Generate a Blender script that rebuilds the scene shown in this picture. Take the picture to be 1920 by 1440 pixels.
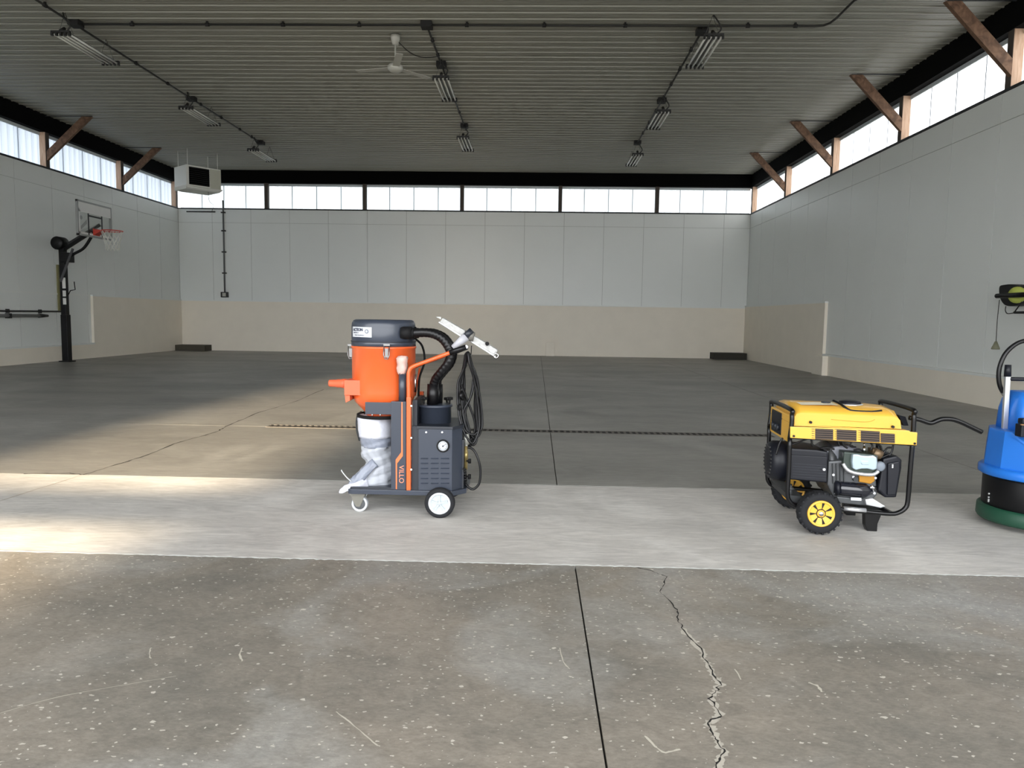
import bpy, bmesh, math, random
from mathutils import Vector, Matrix
random.seed(7)
S = bpy.context.scene
COL = S.collection
for o in list(bpy.data.objects): bpy.data.objects.remove(o)
PI = math.pi

# ---------------------------------------------------------------- camera
F, PITCH, YAW, ROLL, CH = 1380.0, .0898, .0311, .0148, 1.25
FW = Vector((-math.sin(YAW)*math.cos(PITCH), math.cos(YAW)*math.cos(PITCH), -math.sin(PITCH)))
_rt = Vector((math.cos(YAW), math.sin(YAW), 0)); _up = _rt.cross(FW)
RT = _rt*math.cos(ROLL)+_up*math.sin(ROLL); UP = -_rt*math.sin(ROLL)+_up*math.cos(ROLL)
EYE = Vector((0, 0, CH))
cam = bpy.data.cameras.new('camera'); cob = bpy.data.objects.new('camera', cam); COL.objects.link(cob)
cam.sensor_width = 36; cam.lens = F*36/1920; cam.clip_end = 300; cam.clip_start = .05
cob.matrix_world = Matrix(((RT.x, UP.x, -FW.x, 0), (RT.y, UP.y, -FW.y, 0), (RT.z, UP.z, -FW.z, CH), (0, 0, 0, 1)))
S.camera = cob

# ---------------------------------------------------------------- sky, added spot, exposure
W = bpy.data.worlds.new('sky'); S.world = W; W.use_nodes = True
wb = W.node_tree.nodes['Background']; wb.inputs[0].default_value = (.955, .975, 1.0, 1); wb.inputs[1].default_value = 4.6
# added warm spot behind the camera, standing in for the floor patch's unseen source
def patch_spot(name, loc, aim, deg, watts, blend=.9, size=.15):
    sl = bpy.data.lights.new(name, 'SPOT'); sl.energy = watts; sl.spot_size = math.radians(deg); sl.spot_blend = blend; sl.color = (1, .80, .55); sl.shadow_soft_size = size
    so = bpy.data.objects.new(name, sl); COL.objects.link(so); so.location = loc
    so.rotation_euler = (Vector(loc)-Vector(aim)).to_track_quat('Z', 'Y').to_euler()
patch_spot('sun_patch_spot', (-4.6, -25, 4.9), (-3.25, 6.2, 0), 6.0, 250000)
vs = S.view_settings; vs.view_transform = 'Standard'; vs.look = 'None'; vs.exposure = 0.45; vs.gamma = 1; vs.use_curve_mapping = False

# ---------------------------------------------------------------- helpers
def ray(px, py): return FW + RT*((px-960)/F) - UP*((py-720)/F)
def P(px, py, y):                       # point of the vertical plane y = const seen at a pixel of the survey
    d = ray(px, py); return EYE + d*(y/d.y)
def PX(px, py, x):
    d = ray(px, py); return EYE + d*(x/d.x)
def FL(px, py, z=0):
    d = ray(px, py); return EYE + d*((z-CH)/d.z)
def lin(r, g, b):
    f = lambda c: (c/255/12.92) if c <= 10 else ((c/255+.055)/1.055)**2.4
    return (f(r), f(g), f(b), 1)

def N(nt, t, **k):
    n = nt.nodes.new(t)
    for a, b in k.items(): setattr(n, a, b)
    return n
MATS = {}
def mat(name, col, rough=.5, metal=0, spec=.5, var=.0, vscale=8, bump=0, bscale=60, alpha=1, coat=0):
    if name in MATS: return MATS[name]
    m = bpy.data.materials.new(name); m.use_nodes = True; nt = m.node_tree; b = nt.nodes['Principled BSDF']
    b.inputs['Roughness'].default_value = rough; b.inputs['Metallic'].default_value = metal
    b.inputs['Specular IOR Level'].default_value = spec; b.inputs['Coat Weight'].default_value = coat
    tc = N(nt, 'ShaderNodeTexCoord')
    nz = N(nt, 'ShaderNodeTexNoise'); nz.inputs['Scale'].default_value = vscale; nz.inputs['Detail'].default_value = 5
    nt.links.new(tc.outputs['Object'], nz.inputs['Vector'])
    mx = N(nt, 'ShaderNodeMix', data_type='RGBA')
    v = max(var, .03)
    mx.inputs[6].default_value = tuple(c*(1-v) for c in col[:3])+(1,); mx.inputs[7].default_value = tuple(min(1, c*(1+v)) for c in col[:3])+(1,)
    nt.links.new(nz.outputs['Fac'], mx.inputs[0]); nt.links.new(mx.outputs[2], b.inputs['Base Color'])
    if bump:
        n2 = N(nt, 'ShaderNodeTexNoise'); n2.inputs['Scale'].default_value = bscale; n2.inputs['Detail'].default_value = 4
        nt.links.new(tc.outputs['Object'], n2.inputs['Vector'])
        bp = N(nt, 'ShaderNodeBump'); bp.inputs['Strength'].default_value = bump; bp.inputs['Distance'].default_value = .01
        nt.links.new(n2.outputs['Fac'], bp.inputs['Height']); nt.links.new(bp.outputs[0], b.inputs['Normal'])
    MATS[name] = m; return m

class B:
    """mesh builder in world (or local) coordinates"""
    def __init__(s): s.bm = bmesh.new(); s.fm = []
    def _f(s, vs, sm=False, mi=0):
        try:
            f = s.bm.faces.new(vs); f.smooth = sm; f.material_index = mi; return f
        except ValueError: return None
    def box(s, a, b, mi=0, M=None):
        x0, y0, z0 = a; x1, y1, z1 = b
        c = [Vector(q) for q in ((x0,y0,z0),(x1,y0,z0),(x1,y1,z0),(x0,y1,z0),(x0,y0,z1),(x1,y0,z1),(x1,y1,z1),(x0,y1,z1))]
        if M: c = [M @ q for q in c]
        v = [s.bm.verts.new(q) for q in c]
        for q in ((0,3,2,1),(4,5,6,7),(0,1,5,4),(1,2,6,5),(2,3,7,6),(3,0,4,7)): s._f([v[i] for i in q], False, mi)
        return s
    def bar(s, p0, p1, w, h, up=(0,0,1), mi=0):        # rectangular bar between two points; w across, h along up
        p0 = Vector(p0); p1 = Vector(p1); d = (p1-p0).normalized(); u = Vector(up); a = d.cross(u)
        if a.length < 1e-4: a = d.cross(Vector((1,0,0)))
        a.normalize(); u = a.cross(d).normalized()
        v = []
        for p in (p0, p1):
            for i, j in ((-1,-1),(1,-1),(1,1),(-1,1)): v.append(s.bm.verts.new(p+a*(w/2*i)+u*(h/2*j)))
        for q in ((0,1,2,3),(7,6,5,4),(0,4,5,1),(1,5,6,2),(2,6,7,3),(3,7,4,0)): s._f([v[i] for i in q], False, mi)
        return s
    def prism(s, pts, vec, mi=0, sm=False):
        vec = Vector(vec); a = [s.bm.verts.new(Vector(p)) for p in pts]; b = [s.bm.verts.new(Vector(p)+vec) for p in pts]
        n = len(a); s._f(a[::-1], False, mi); s._f(b, False, mi)
        for i in range(n): s._f([a[i], a[(i+1) % n], b[(i+1) % n], b[i]], sm, mi)
        return s
    def lathe(s, c, axis, prof, seg=32, mi=0, sm=True, cap=True, ref=None):   # prof: (radius, offset along axis)
        c = Vector(c); ax = Vector(axis).normalized(); r = Vector(ref) if ref else (Vector((1,0,0)) if abs(ax.x) < .9 else Vector((0,0,1)))
        u = (r-ax*r.dot(ax)).normalized(); w = ax.cross(u); rings = []
        for rad, t in prof:
            if rad < 1e-6: rings.append([s.bm.verts.new(c+ax*t)])
            else: rings.append([s.bm.verts.new(c+ax*t+(u*math.cos(2*PI*i/seg)+w*math.sin(2*PI*i/seg))*rad) for i in range(seg)])
        for k in range(len(rings)-1):
            A, Bq = rings[k], rings[k+1]
            for i in range(seg):
                j = (i+1) % seg
                if len(A) == 1 and len(Bq) == 1: continue
                if len(A) == 1: s._f([A[0], Bq[j], Bq[i]], sm, mi)
                elif len(Bq) == 1: s._f([A[i], A[j], Bq[0]], sm, mi)
                else: s._f([A[i], A[j], Bq[j], Bq[i]], sm, mi)
        if cap:
            if len(rings[0]) > 1: s._f(rings[0][::-1], False, mi)
            if len(rings[-1]) > 1: s._f(rings[-1], False, mi)
        return s
    def cyl(s, p0, p1, r, r2=None, seg=16, mi=0, sm=True):
        p0 = Vector(p0); p1 = Vector(p1); L = (p1-p0).length
        return s.lathe(p0, p1-p0, [(r, 0), (r if r2 is None else r2, L)], seg, mi, sm)
    def tube(s, pts, r, seg=10, mi=0, closed=False, smooth=0):
        pts = [Vector(p) for p in pts]
        if smooth: pts = spline(pts, smooth, closed)
        n = len(pts); rings = []; pu = None
        for i, p in enumerate(pts):
            if closed: t = (pts[(i+1) % n]-pts[i-1]).normalized()
            else: t = (pts[min(i+1, n-1)]-pts[max(i-1, 0)]).normalized()
            if pu is None:
                pu = t.cross(Vector((0,1,0)))
                if pu.length < .1: pu = t.cross(Vector((1,0,0)))
            u = (pu-t*pu.dot(t)).normalized(); pu = u; w = t.cross(u)
            rr = r(i/(n-1)) if callable(r) else r
            rings.append([s.bm.verts.new(p+(u*math.cos(2*PI*k/seg)+w*math.sin(2*PI*k/seg))*rr) for k in range(seg)])
        m = n if closed else n-1
        for i in range(m):
            A, Bq = rings[i], rings[(i+1) % n]
            for k in range(seg): s._f([A[k], A[(k+1) % seg], Bq[(k+1) % seg], Bq[k]], True, mi)
        if not closed: s._f(rings[0][::-1], False, mi); s._f(rings[-1], False, mi)
        return s
    def quad(s, a, b, c, d, mi=0): s._f([s.bm.verts.new(Vector(q)) for q in (a, b, c, d)], False, mi); return s

def spline(pts, n, closed=False):
    out = []; m = len(pts)
    rng = range(m) if closed else range(m-1)
    for i in rng:
        g = (lambda k: pts[k % m]) if closed else (lambda k: pts[max(0, min(m-1, k))])
        p0, p1, p2, p3 = g(i-1), g(i), g(i+1), g(i+2)
        for k in range(n):
            t = k/n
            out.append(.5*((2*p1)+(-p0+p2)*t+(2*p0-5*p1+4*p2-p3)*t*t+(-p0+3*p1-3*p2+p3)*t**3))
    if not closed: out.append(pts[-1].copy())
    return out

def obj(name, b, m, parent=None, label=None, bevel=0, kind=None):
    bmesh.ops.recalc_face_normals(b.bm, faces=b.bm.faces)
    if bevel:
        es = [e for e in b.bm.edges if len(e.link_faces) == 2 and e.calc_face_angle(0) > .6]
        bmesh.ops.bevel(b.bm, geom=es, offset=bevel, segments=2, affect='EDGES', profile=.6)
    me = bpy.data.meshes.new(name); b.bm.to_mesh(me); b.bm.free()
    for mm in (m if isinstance(m, (list, tuple)) else [m]): me.materials.append(mm)
    o = bpy.data.objects.new(name, me); COL.objects.link(o)
    if parent:
        root = parent; off = parent.matrix_world.translation if False else total(parent)
        me.transform(Matrix.Translation(-off)); o.parent = parent
    if label: o['label'] = label
    if kind: o['kind'] = kind
    return o
def total(o):
    v = Vector((0,0,0))
    while o: v += o.location; o = o.parent
    return v
def thing(name, label, cat, loc=(0,0,0), group=None):
    o = bpy.data.objects.new(name, None); COL.objects.link(o); o.location = loc; o.empty_display_size = .1
    o['label'] = label; o['category'] = cat
    if group: o['group'] = group
    return o
def tag(o, label, cat, group=None):
    o['label'] = label; o['category'] = cat
    if group: o['group'] = group
    return o
def struct(name, loc=(0,0,0)):
    o = bpy.data.objects.new(name, None); COL.objects.link(o); o.location = loc; o['kind'] = 'structure'; return o
def copy(o, loc=None, parent=None, rot=None):
    c = o.copy(); COL.objects.link(c); c.parent = parent
    if loc is not None: c.location = loc
    if rot is not None: c.rotation_euler = rot
    for ch in o.children: copy(ch, None, c)
    return c
def text(name, s, size, m, origin, xdir, ydir, parent, depth=.0015, bold=0, align='LEFT'):
    cu = bpy.data.curves.new(name, 'FONT'); cu.body = s; cu.size = size; cu.extrude = depth; cu.align_x = align; cu.offset = bold
    to = bpy.data.objects.new(name, cu); COL.objects.link(to)
    dg = bpy.context.evaluated_depsgraph_get(); dg.update()
    me = bpy.data.meshes.new_from_object(to.evaluated_get(dg)); bpy.data.objects.remove(to)
    x = Vector(xdir).normalized(); y = Vector(ydir).normalized(); z = x.cross(y)
    M = Matrix(((x.x,y.x,z.x,origin[0]),(x.y,y.y,z.y,origin[1]),(x.z,y.z,z.z,origin[2]),(0,0,0,1)))
    me.transform(M); me.transform(Matrix.Translation(-total(parent))); me.materials.clear(); me.materials.append(m)
    o = bpy.data.objects.new(name, me); COL.objects.link(o); o.parent = parent; return o

# ---------------------------------------------------------------- materials of the building
def concrete(name, c1, c2, c3, rough=.6, specks=0, streak=0, bump=.25, big=1.0):
    m = bpy.data.materials.new(name); m.use_nodes = True; nt = m.node_tree; L = nt.links.new; b = nt.nodes['Principled BSDF']
    ge = N(nt, 'ShaderNodeNewGeometry'); pos = ge.outputs['Position']
    mp = N(nt, 'ShaderNodeMapping'); mp.inputs['Scale'].default_value = (.45, 1.2, 1) if streak else (1, 1, 1); L(pos, mp.inputs[0])
    n1 = N(nt, 'ShaderNodeTexNoise'); n1.inputs['Scale'].default_value = 1.1*big; n1.inputs['Detail'].default_value = 9; n1.inputs['Roughness'].default_value = .62; L(mp.outputs[0], n1.inputs[0])
    r1 = N(nt, 'ShaderNodeMapRange'); r1.inputs[1].default_value = .36; r1.inputs[2].default_value = .64; L(n1.outputs[0], r1.inputs[0])
    mA = N(nt, 'ShaderNodeMix', data_type='RGBA'); mA.inputs[6].default_value = c1; mA.inputs[7].default_value = c2; L(r1.outputs[0], mA.inputs[0])
    n2 = N(nt, 'ShaderNodeTexNoise'); n2.inputs['Scale'].default_value = .7; n2.inputs['Detail'].default_value = 6; n2.inputs['Distortion'].default_value = 1.5
    mo = N(nt, 'ShaderNodeMapping'); mo.inputs['Location'].default_value = (5, 9, 2); L(pos, mo.inputs[0]); L(mo.outputs[0], n2.inputs[0])
    r2 = N(nt, 'ShaderNodeMapRange'); r2.inputs[1].default_value = .48; r2.inputs[2].default_value = .72; L(n2.outputs[0], r2.inputs[0])
    mB = N(nt, 'ShaderNodeMix', data_type='RGBA'); mB.inputs[7].default_value = c3; L(r2.outputs[0], mB.inputs[0]); L(mA.outputs[2], mB.inputs[6])
    # fine grain
    n3 = N(nt, 'ShaderNodeTexNoise'); n3.inputs['Scale'].default_value = 70; n3.inputs['Detail'].default_value = 6; n3.inputs['Roughness'].default_value = .75
    ms = N(nt, 'ShaderNodeMapping'); ms.inputs['Scale'].default_value = (.12, 1.6, 1) if streak else (.6, 1.3, 1); ms.inputs['Rotation'].default_value = (0, 0, .12 if streak else .5)
    L(pos, ms.inputs[0]); L(ms.outputs[0], n3.inputs[0])
    r3 = N(nt, 'ShaderNodeMapRange'); r3.inputs[1].default_value = .3; r3.inputs[2].default_value = .7; r3.inputs[3].default_value = .78; r3.inputs[4].default_value = 1.2; L(n3.outputs[0], r3.inputs[0])
    mC = N(nt, 'ShaderNodeVectorMath', operation='SCALE'); L(mB.outputs[2], mC.inputs[0]); L(r3.outputs[0], mC.inputs['Scale'])
    # mid-size scuffing
    n4 = N(nt, 'ShaderNodeTexNoise'); n4.inputs['Scale'].default_value = 9; n4.inputs['Detail'].default_value = 8; n4.inputs['Distortion'].default_value = 2.2; n4.inputs['Roughness'].default_value = .65
    m4 = N(nt, 'ShaderNodeMapping'); m4.inputs['Scale'].default_value = (.25, 1, 1) if streak else (.7, 1, 1); m4.inputs['Rotation'].default_value = (0, 0, .05 if streak else .5); L(pos, m4.inputs[0]); L(m4.outputs[0], n4.inputs[0])
    r4 = N(nt, 'ShaderNodeMapRange'); r4.inputs[1].default_value = .3; r4.inputs[2].default_value = .7; r4.inputs[3].default_value = .84; r4.inputs[4].default_value = 1.15; L(n4.outputs[0], r4.inputs[0])
    mD = N(nt, 'ShaderNodeVectorMath', operation='SCALE'); L(mC.outputs[0], mD.inputs[0]); L(r4.outputs[0], mD.inputs['Scale'])
    col = mD.outputs[0]
    if specks:
        for sc, th, dens, seed in ((17, .12, .33, 0), (38, .17, .30, 4.3), (6, .05, .22, 9.1)):
            mv = N(nt, 'ShaderNodeMapping'); mv.inputs['Location'].default_value = (seed, seed*2, 0); mv.inputs['Scale'].default_value = (.8, 1.15, 1); L(pos, mv.inputs[0])
            nd = N(nt, 'ShaderNodeTexNoise'); nd.inputs['Scale'].default_value = 60; L(pos, nd.inputs[0])
            ad = N(nt, 'ShaderNodeVectorMath', operation='MULTIPLY_ADD'); ad.inputs[1].default_value = (.02, .02, 0); L(nd.outputs['Color'], ad.inputs[0]); L(mv.outputs[0], ad.inputs[2])
            vo = N(nt, 'ShaderNodeTexVoronoi', voronoi_dimensions='2D'); vo.inputs['Scale'].default_value = sc; L(ad.outputs[0], vo.inputs['Vector'])
            sx = N(nt, 'ShaderNodeSeparateColor'); L(vo.outputs['Color'], sx.inputs[0])
            # only some cells, of varied size
            dn = N(nt, 'ShaderNodeTexNoise'); dn.inputs['Scale'].default_value = 1.0; L(mo.outputs[0], dn.inputs[0])
            g = N(nt, 'ShaderNodeMath', operation='LESS_THAN'); 
            sc2 = N(nt, 'ShaderNodeMath', operation='MULTIPLY'); sc2.inputs[1].default_value = dens*2; L(dn.outputs[0], sc2.inputs[0]); L(sx.outputs[0], g.inputs[0]); L(sc2.outputs[0], g.inputs[1])
            t = N(nt, 'ShaderNodeMath', operation='MULTIPLY'); t.inputs[1].default_value = th; L(sx.outputs[1], t.inputs[0])
            d = N(nt, 'ShaderNodeMath', operation='LESS_THAN'); L(vo.outputs['Distance'], d.inputs[0]); L(t.outputs[0], d.inputs[1])
            fm = N(nt, 'ShaderNodeMath', operation='MULTIPLY'); L(g.outputs[0], fm.inputs[0]); L(d.outputs[0], fm.inputs[1])
            f2 = N(nt, 'ShaderNodeMath', operation='MULTIPLY'); f2.inputs[1].default_value = .68; L(fm.outputs[0], f2.inputs[0])
            mS = N(nt, 'ShaderNodeMix', data_type='RGBA'); mS.inputs[7].default_value = lin(214, 208, 196); L(f2.outputs[0], mS.inputs[0]); L(col, mS.inputs[6]); col = mS.outputs[2]
    L(col, b.inputs['Base Color'])
    rr = N(nt, 'ShaderNodeMapRange'); rr.inputs[3].default_value = rough-.12; rr.inputs[4].default_value = rough+.12; L(n1.outputs[0], rr.inputs[0]); L(rr.outputs[0], b.inputs['Roughness'])
    bp = N(nt, 'ShaderNodeBump'); bp.inputs['Strength'].default_value = bump; bp.inputs['Distance'].default_value = .004; L(n3.outputs[0], bp.inputs['Height']); L(bp.outputs[0], b.inputs['Normal'])
    return m
M_front = concrete('speckled_concrete', lin(142,134,123), lin(116,112,104), lin(156,155,151), .62, specks=1)
M_apron = concrete('brushed_pale_concrete', lin(198,194,188), lin(180,177,172), lin(210,207,202), .7, streak=1)
M_back = concrete('smooth_grey_concrete', lin(142,139,132), lin(124,122,116), lin(152,150,144), .42, streak=1, bump=.1, big=.6)
M_cond2 = mat('worn_line', lin(150,140,122), .9)
M_joint = mat('joint_dirt', lin(28,26,24), .9)
M_wall = mat('white_wall_panel', lin(226,229,226), .38, var=.03, vscale=1.2)
M_core = mat('wall_backing', lin(172,174,170), .8)
M_wain = mat('cream_painted_concrete', lin(236,228,213), .6, var=.05, vscale=2.5, bump=.15, bscale=12)
M_ledge = mat('ledge_paint', lin(228,230,226), .5)
M_ceil = mat('ceiling_steel', lin(144,144,134), .42, var=.03, vscale=1)
M_head = mat('backlit_header_black', lin(5,5,5), .9, spec=.1)  # backlit shade of the headers put into the colour
M_trimk = mat('dark_trim', lin(34,37,40), .6)
M_wood = None
def woodmat(name, a, b2, sc=(2, 2, 18)):
    m = bpy.data.materials.new(name); m.use_nodes = True; nt = m.node_tree; L = nt.links.new; b = nt.nodes['Principled BSDF']
    tc = N(nt, 'ShaderNodeTexCoord'); mp = N(nt, 'ShaderNodeMapping'); mp.inputs['Scale'].default_value = sc; L(tc.outputs['Object'], mp.inputs[0])
    n = N(nt, 'ShaderNodeTexNoise'); n.inputs['Scale'].default_value = 3; n.inputs['Detail'].default_value = 8; n.inputs['Distortion'].default_value = .8; L(mp.outputs[0], n.inputs[0])
    r = N(nt, 'ShaderNodeMapRange'); r.inputs[1].default_value = .35; r.inputs[2].default_value = .65; L(n.outputs[0], r.inputs[0])
    x = N(nt, 'ShaderNodeMix', data_type='RGBA'); x.inputs[6].default_value = a; x.inputs[7].default_value = b2; L(r.outputs[0], x.inputs[0]); L(x.outputs[2], b.inputs['Base Color'])
    b.inputs['Roughness'].default_value = .7; return m
M_post = woodmat('pine_post', lin(206,176,152), lin(184,150,124), (14, 14, 1.2))
M_brace = woodmat('knee_brace_wood', lin(126,96,74), lin(86,62,46), (3, 14, 3))
def panemat(name, tr, clear, tint=(1, 1, 1)):
    m = bpy.data.materials.new(name); m.use_nodes = True; nt = m.node_tree; L = nt.links.new
    for n in list(nt.nodes):
        if n.type == 'BSDF_PRINCIPLED': nt.nodes.remove(n)
    out = nt.nodes['Material Output']
    t = N(nt, 'ShaderNodeBsdfTranslucent'); g = N(nt, 'ShaderNodeBsdfTransparent')
    tc = N(nt, 'ShaderNodeTexCoord'); mp = N(nt, 'ShaderNodeMapping'); mp.inputs['Scale'].default_value = (9, 9, .4); L(tc.outputs['Object'], mp.inputs[0])
    nz = N(nt, 'ShaderNodeTexNoise'); nz.inputs['Scale'].default_value = 1.5; nz.inputs['Detail'].default_value = 3; L(mp.outputs[0], nz.inputs[0])
    x = N(nt, 'ShaderNodeMix', data_type='RGBA'); x.inputs[6].default_value = tuple(tr*c*.9 for c in tint)+(1,); x.inputs[7].default_value = tuple(tr*c for c in tint)+(1,)
    L(nz.outputs[0], x.inputs[0]); L(x.outputs[2], t.inputs[0]); g.inputs[0].default_value = tint+(1,)
    d = N(nt, 'ShaderNodeBsdfDiffuse'); d.inputs[0].default_value = (.75, .8, .85, 1)
    a = N(nt, 'ShaderNodeMixShader'); a.inputs[0].default_value = clear; L(t.outputs[0], a.inputs[1]); L(g.outputs[0], a.inputs[2])
    c = N(nt, 'ShaderNodeMixShader'); c.inputs[0].default_value = .15; L(a.outputs[0], c.inputs[1]); L(d.outputs[0], c.inputs[2])
    L(c.outputs[0], out.inputs[0]); return m
M_paneL = panemat('dim_sky_polycarbonate', .36, .03, (.78, .88, 1.0))  # sky brightness per side put into the sheets' transmission and tint
M_paneB = panemat('mid_sky_polycarbonate', .46, .04, (.90, .97, 1.0))
M_paneR = panemat('bright_sky_polycarbonate', .95, .12, (1.0, 1.0, 1.0))

# ---------------------------------------------------------------- the building
XL, XR, YB, YF = -12.02, 6.94, 24.65, -1.6
ZS, ZB, ZC = 4.74, 5.58, 6.0
# floor: slabs with recessed joints
floor = struct('floor')
obj('slab_bed', B().box((XL-.3, YF-.3, -.3), (XR+.3, YB+.3, -.02)), M_joint, floor, kind='structure')
def slab(x0, x1, y0, y1, m, g=.0035, name='slab'):
    b = B().box((x0+g, y0+g*.6, -.12), (x1-g, y1-g*.6, 0))
    return obj(name, b, m, floor)
for a, c in ((XL, -3.5), (-3.5, .22), (.22, XR)): slab(a, c, YF, 3.652, M_front)
slab(XL, XR, 3.652, 5.45, M_apron, .001)
for y0, y1 in ((5.45, 8.05), (8.05, YB)):
    for a, c in ((XL, .18), (.18, 3.84), (3.84, XR)): slab(a, c, y0, y1, M_back)

# ceiling: corrugated steel sheets, ribs run across the hall
ceiling = struct('ceiling')
prof = [(0, 0), (.030, 0), (.037, .020), (.058, .020), (.065, 0), (.128, 0), (.133, .006), (.145, .006), (.150, 0), (.190, 0), (.195, .006), (.207, .006), (.212, 0), (.245, 0)]
pw = .98
def sheet_mesh():
    b = B(); pts = []
    for k in range(4): pts += [(y+.245*k, z) for y, z in prof[:-1]]
    pts.append((.98, 0))
    a = [b.bm.verts.new((XL, y, -z)) for y, z in pts]; c = [b.bm.verts.new((XR, y, -z)) for y, z in pts]
    for i in range(len(a)-1): b._f([a[i], c[i], c[i+1], a[i+1]])
    bmesh.ops.recalc_face_normals(b.bm, faces=b.bm.faces)
    me = bpy.data.meshes.new('steel_sheet')
    b.bm.to_mesh(me); b.bm.free(); me.flip_normals() if me.polygons[0].normal.z > 0 else None
    me.materials.append(M_ceil); return me
sm = sheet_mesh(); y = YB-pw
while y > YF-pw:
    o = bpy.data.objects.new('steel_sheet', sm); COL.objects.link(o); o.parent = ceiling; o.location = (0, y, ZC-(.001 if int(y) % 2 else 0)); y -= pw
obj('roof_deck', B().box((XL-.8, YF-.8, ZC+.02), (XR+.8, YB+.8, ZC+.3)), M_head, ceiling)

# walls
T = .16
def wallbox(name): return struct(name)
DL0, DL1, DR0, DR1 = YF, YF+.02, YF, YF+.02      # open side doorways, outside the frame
wb_, wl_, wr_, wf_ = struct('wall_back'), struct('wall_left'), struct('wall_right'), struct('wall_front')
obj('wall_core', B().box((XL-T, YB+.012, -.1), (XR+T, YB+T, ZS-.02)), M_core, wb_)
obj('wall_core', B().box((XL-T, DL1, -.1), (XL-.012, YB+T, ZS-.02)), M_core, wl_)
obj('wall_core', B().box((XR+.012, DR1, -.1), (XR+T, YB+T, ZS-.02)), M_core, wr_)
# front wall with its wide open doorway (behind the camera)
fb = B()
fb.box((XL-T, YF-T, -.1), (-11.6, YF, ZC)); fb.box((6.6, YF-T, -.1), (XR+T, YF, ZC)); fb.box((-11.6, YF-T, 5.6), (6.6, YF, ZC))
obj('wall_core', fb, M_wall, wf_)
PWD = 1.31
def panels(parent, mkbox, starts, z0, z1):
    for a, c in starts: obj('wall_panel', mkbox(a+.006, c-.006, z0+.005, z1-.005), M_wall, parent)
bb = lambda a, c, z0, z1: B().box((a, YB, z0), (c, YB+.012, z1))
lb = lambda a, c, z0, z1: B().box((XL-.012, a, z0), (XL, c, z1))
rb = lambda a, c, z0, z1: B().box((XR, a, z0), (XR+.012, c, z1))
def runs(lo, hi, anchor, w):
    k0 = math.floor((lo-anchor)/w); cuts = [lo]
    k = k0+1
    while anchor+k*w < hi-.05:
        if anchor+k*w > lo+.05: cuts.append(anchor+k*w)
        k += 1
    cuts.append(hi); return list(zip(cuts[:-1], cuts[1:]))
ZP = 4.27
for z0, z1 in ((0, ZP), (ZP, ZS-.03)):
    panels(wb_, bb, runs(XL, XR, 2.18, 1.305), z0, z1)
    panels(wl_, lb, runs(DL1, YB, 18.17, PWD), z0, z1)
    panels(wr_, rb, runs(DR1, YB, 18.17, PWD), z0, z1)
# knee walls (painted concrete) with a ledge
wk = .07
obj('knee_wall', B().box((XL, YB-wk, 0), (XR, YB, 1.66)), M_wain, wb_)
obj('ledge', B().box((XL, YB-wk-.012, 1.66), (XR, YB, 1.70)), M_ledge, wb_)
obj('knee_wall', B().box((XL, 19.6, 0), (XL+wk, YB-wk-.012, 1.66)), M_wain, wl_)
obj('ledge', B().box((XL, 19.58, 1.66), (XL+wk+.012, YB-wk-.012, 1.70)), M_ledge, wl_)
obj('knee_wall', B().box((XL, DL1, 0), (XL+wk, 19.6, .37)), M_wain, wl_)
obj('ledge', B().box((XL, DL1, .37), (XL+wk+.012, 19.6, .41)), M_ledge, wl_)
obj('seam_strip', B().box((XL, DL1, 1.66), (XL+.012, 19.58, 1.70)), M_ledge, wl_)
obj('knee_wall', B().box((XR-wk, 17.85, 0), (XR, YB-wk-.012, 1.71)), M_wain, wr_)
obj('ledge', B().box((XR-wk-.012, 17.83, 1.71), (XR, YB-wk-.012, 1.75)), M_ledge, wr_)
obj('knee_wall', B().box((XR-wk, DR1, 0), (XR, 17.85, .46)), M_wain, wr_)
obj('ledge', B().box((XR-wk-.012, DR1, .46), (XR, 17.83, .50)), M_ledge, wr_)
obj('seam_strip', B().box((XR-.006, DR1, 1.735), (XR, 17.83, 1.75)), M_wall, wr_)
obj('pier', B().box((XR-.2, 17.5, 0), (XR, 18.15, .46)), M_wain, wr_, bevel=.01)

# header beams above the strip windows, black for their backlit shade, dark sills below
hb = B().box((XL, YB-.02, ZB), (XR, YB+.3, ZC+.02)); o = obj('trim_1', hb, M_head); o['kind'] = 'structure'
hb = B().box((XL-.3, YF, ZB), (XL+.02, YB+.3, ZC+.02)); o = obj('trim_2', hb, M_head); o['kind'] = 'structure'
hb = B().box((XR-.02, YF, ZB), (XR+.3, YB+.3, ZC+.02)); o = obj('trim_3', hb, M_head); o['kind'] = 'structure'
def sill(a, b_, name):
    o = obj(name, B().box(a, b_), M_trimk); o['kind'] = 'structure'
sill((XL, YB-.015, ZS-.03), (XR, YB+T, ZS+.01), 'trim_4')
sill((XL-T, DL1, ZS-.03), (XL+.015, YB, ZS+.01), 'trim_5')
sill((XR-.015, DR1, ZS-.03), (XR+T, YB, ZS+.01), 'trim_6')
# posts
ys = [YB-3.28*k for k in range(0, 9)]
xs = [-9.04, -5.75, -2.51, .73, 3.9]
PD = .15
postb = []
for x in xs: obj('window_post', B().box((x-.06, YB, ZS), (x+.06, YB+PD, ZB)), mat('dark_post', lin(72,64,58), .8), wb_)
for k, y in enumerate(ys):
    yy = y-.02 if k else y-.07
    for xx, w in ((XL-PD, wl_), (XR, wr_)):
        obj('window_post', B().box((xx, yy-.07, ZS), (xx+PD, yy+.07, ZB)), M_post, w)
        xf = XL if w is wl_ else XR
        obj('post_shade_strip', B().box((xf-.006, yy-.068, ZS), (xf+.006, yy+.068, ZB)), mat('dark_post', lin(72,64,58), .8), w)  # dark strip standing in for the backlit shade on the post's inner face
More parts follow.
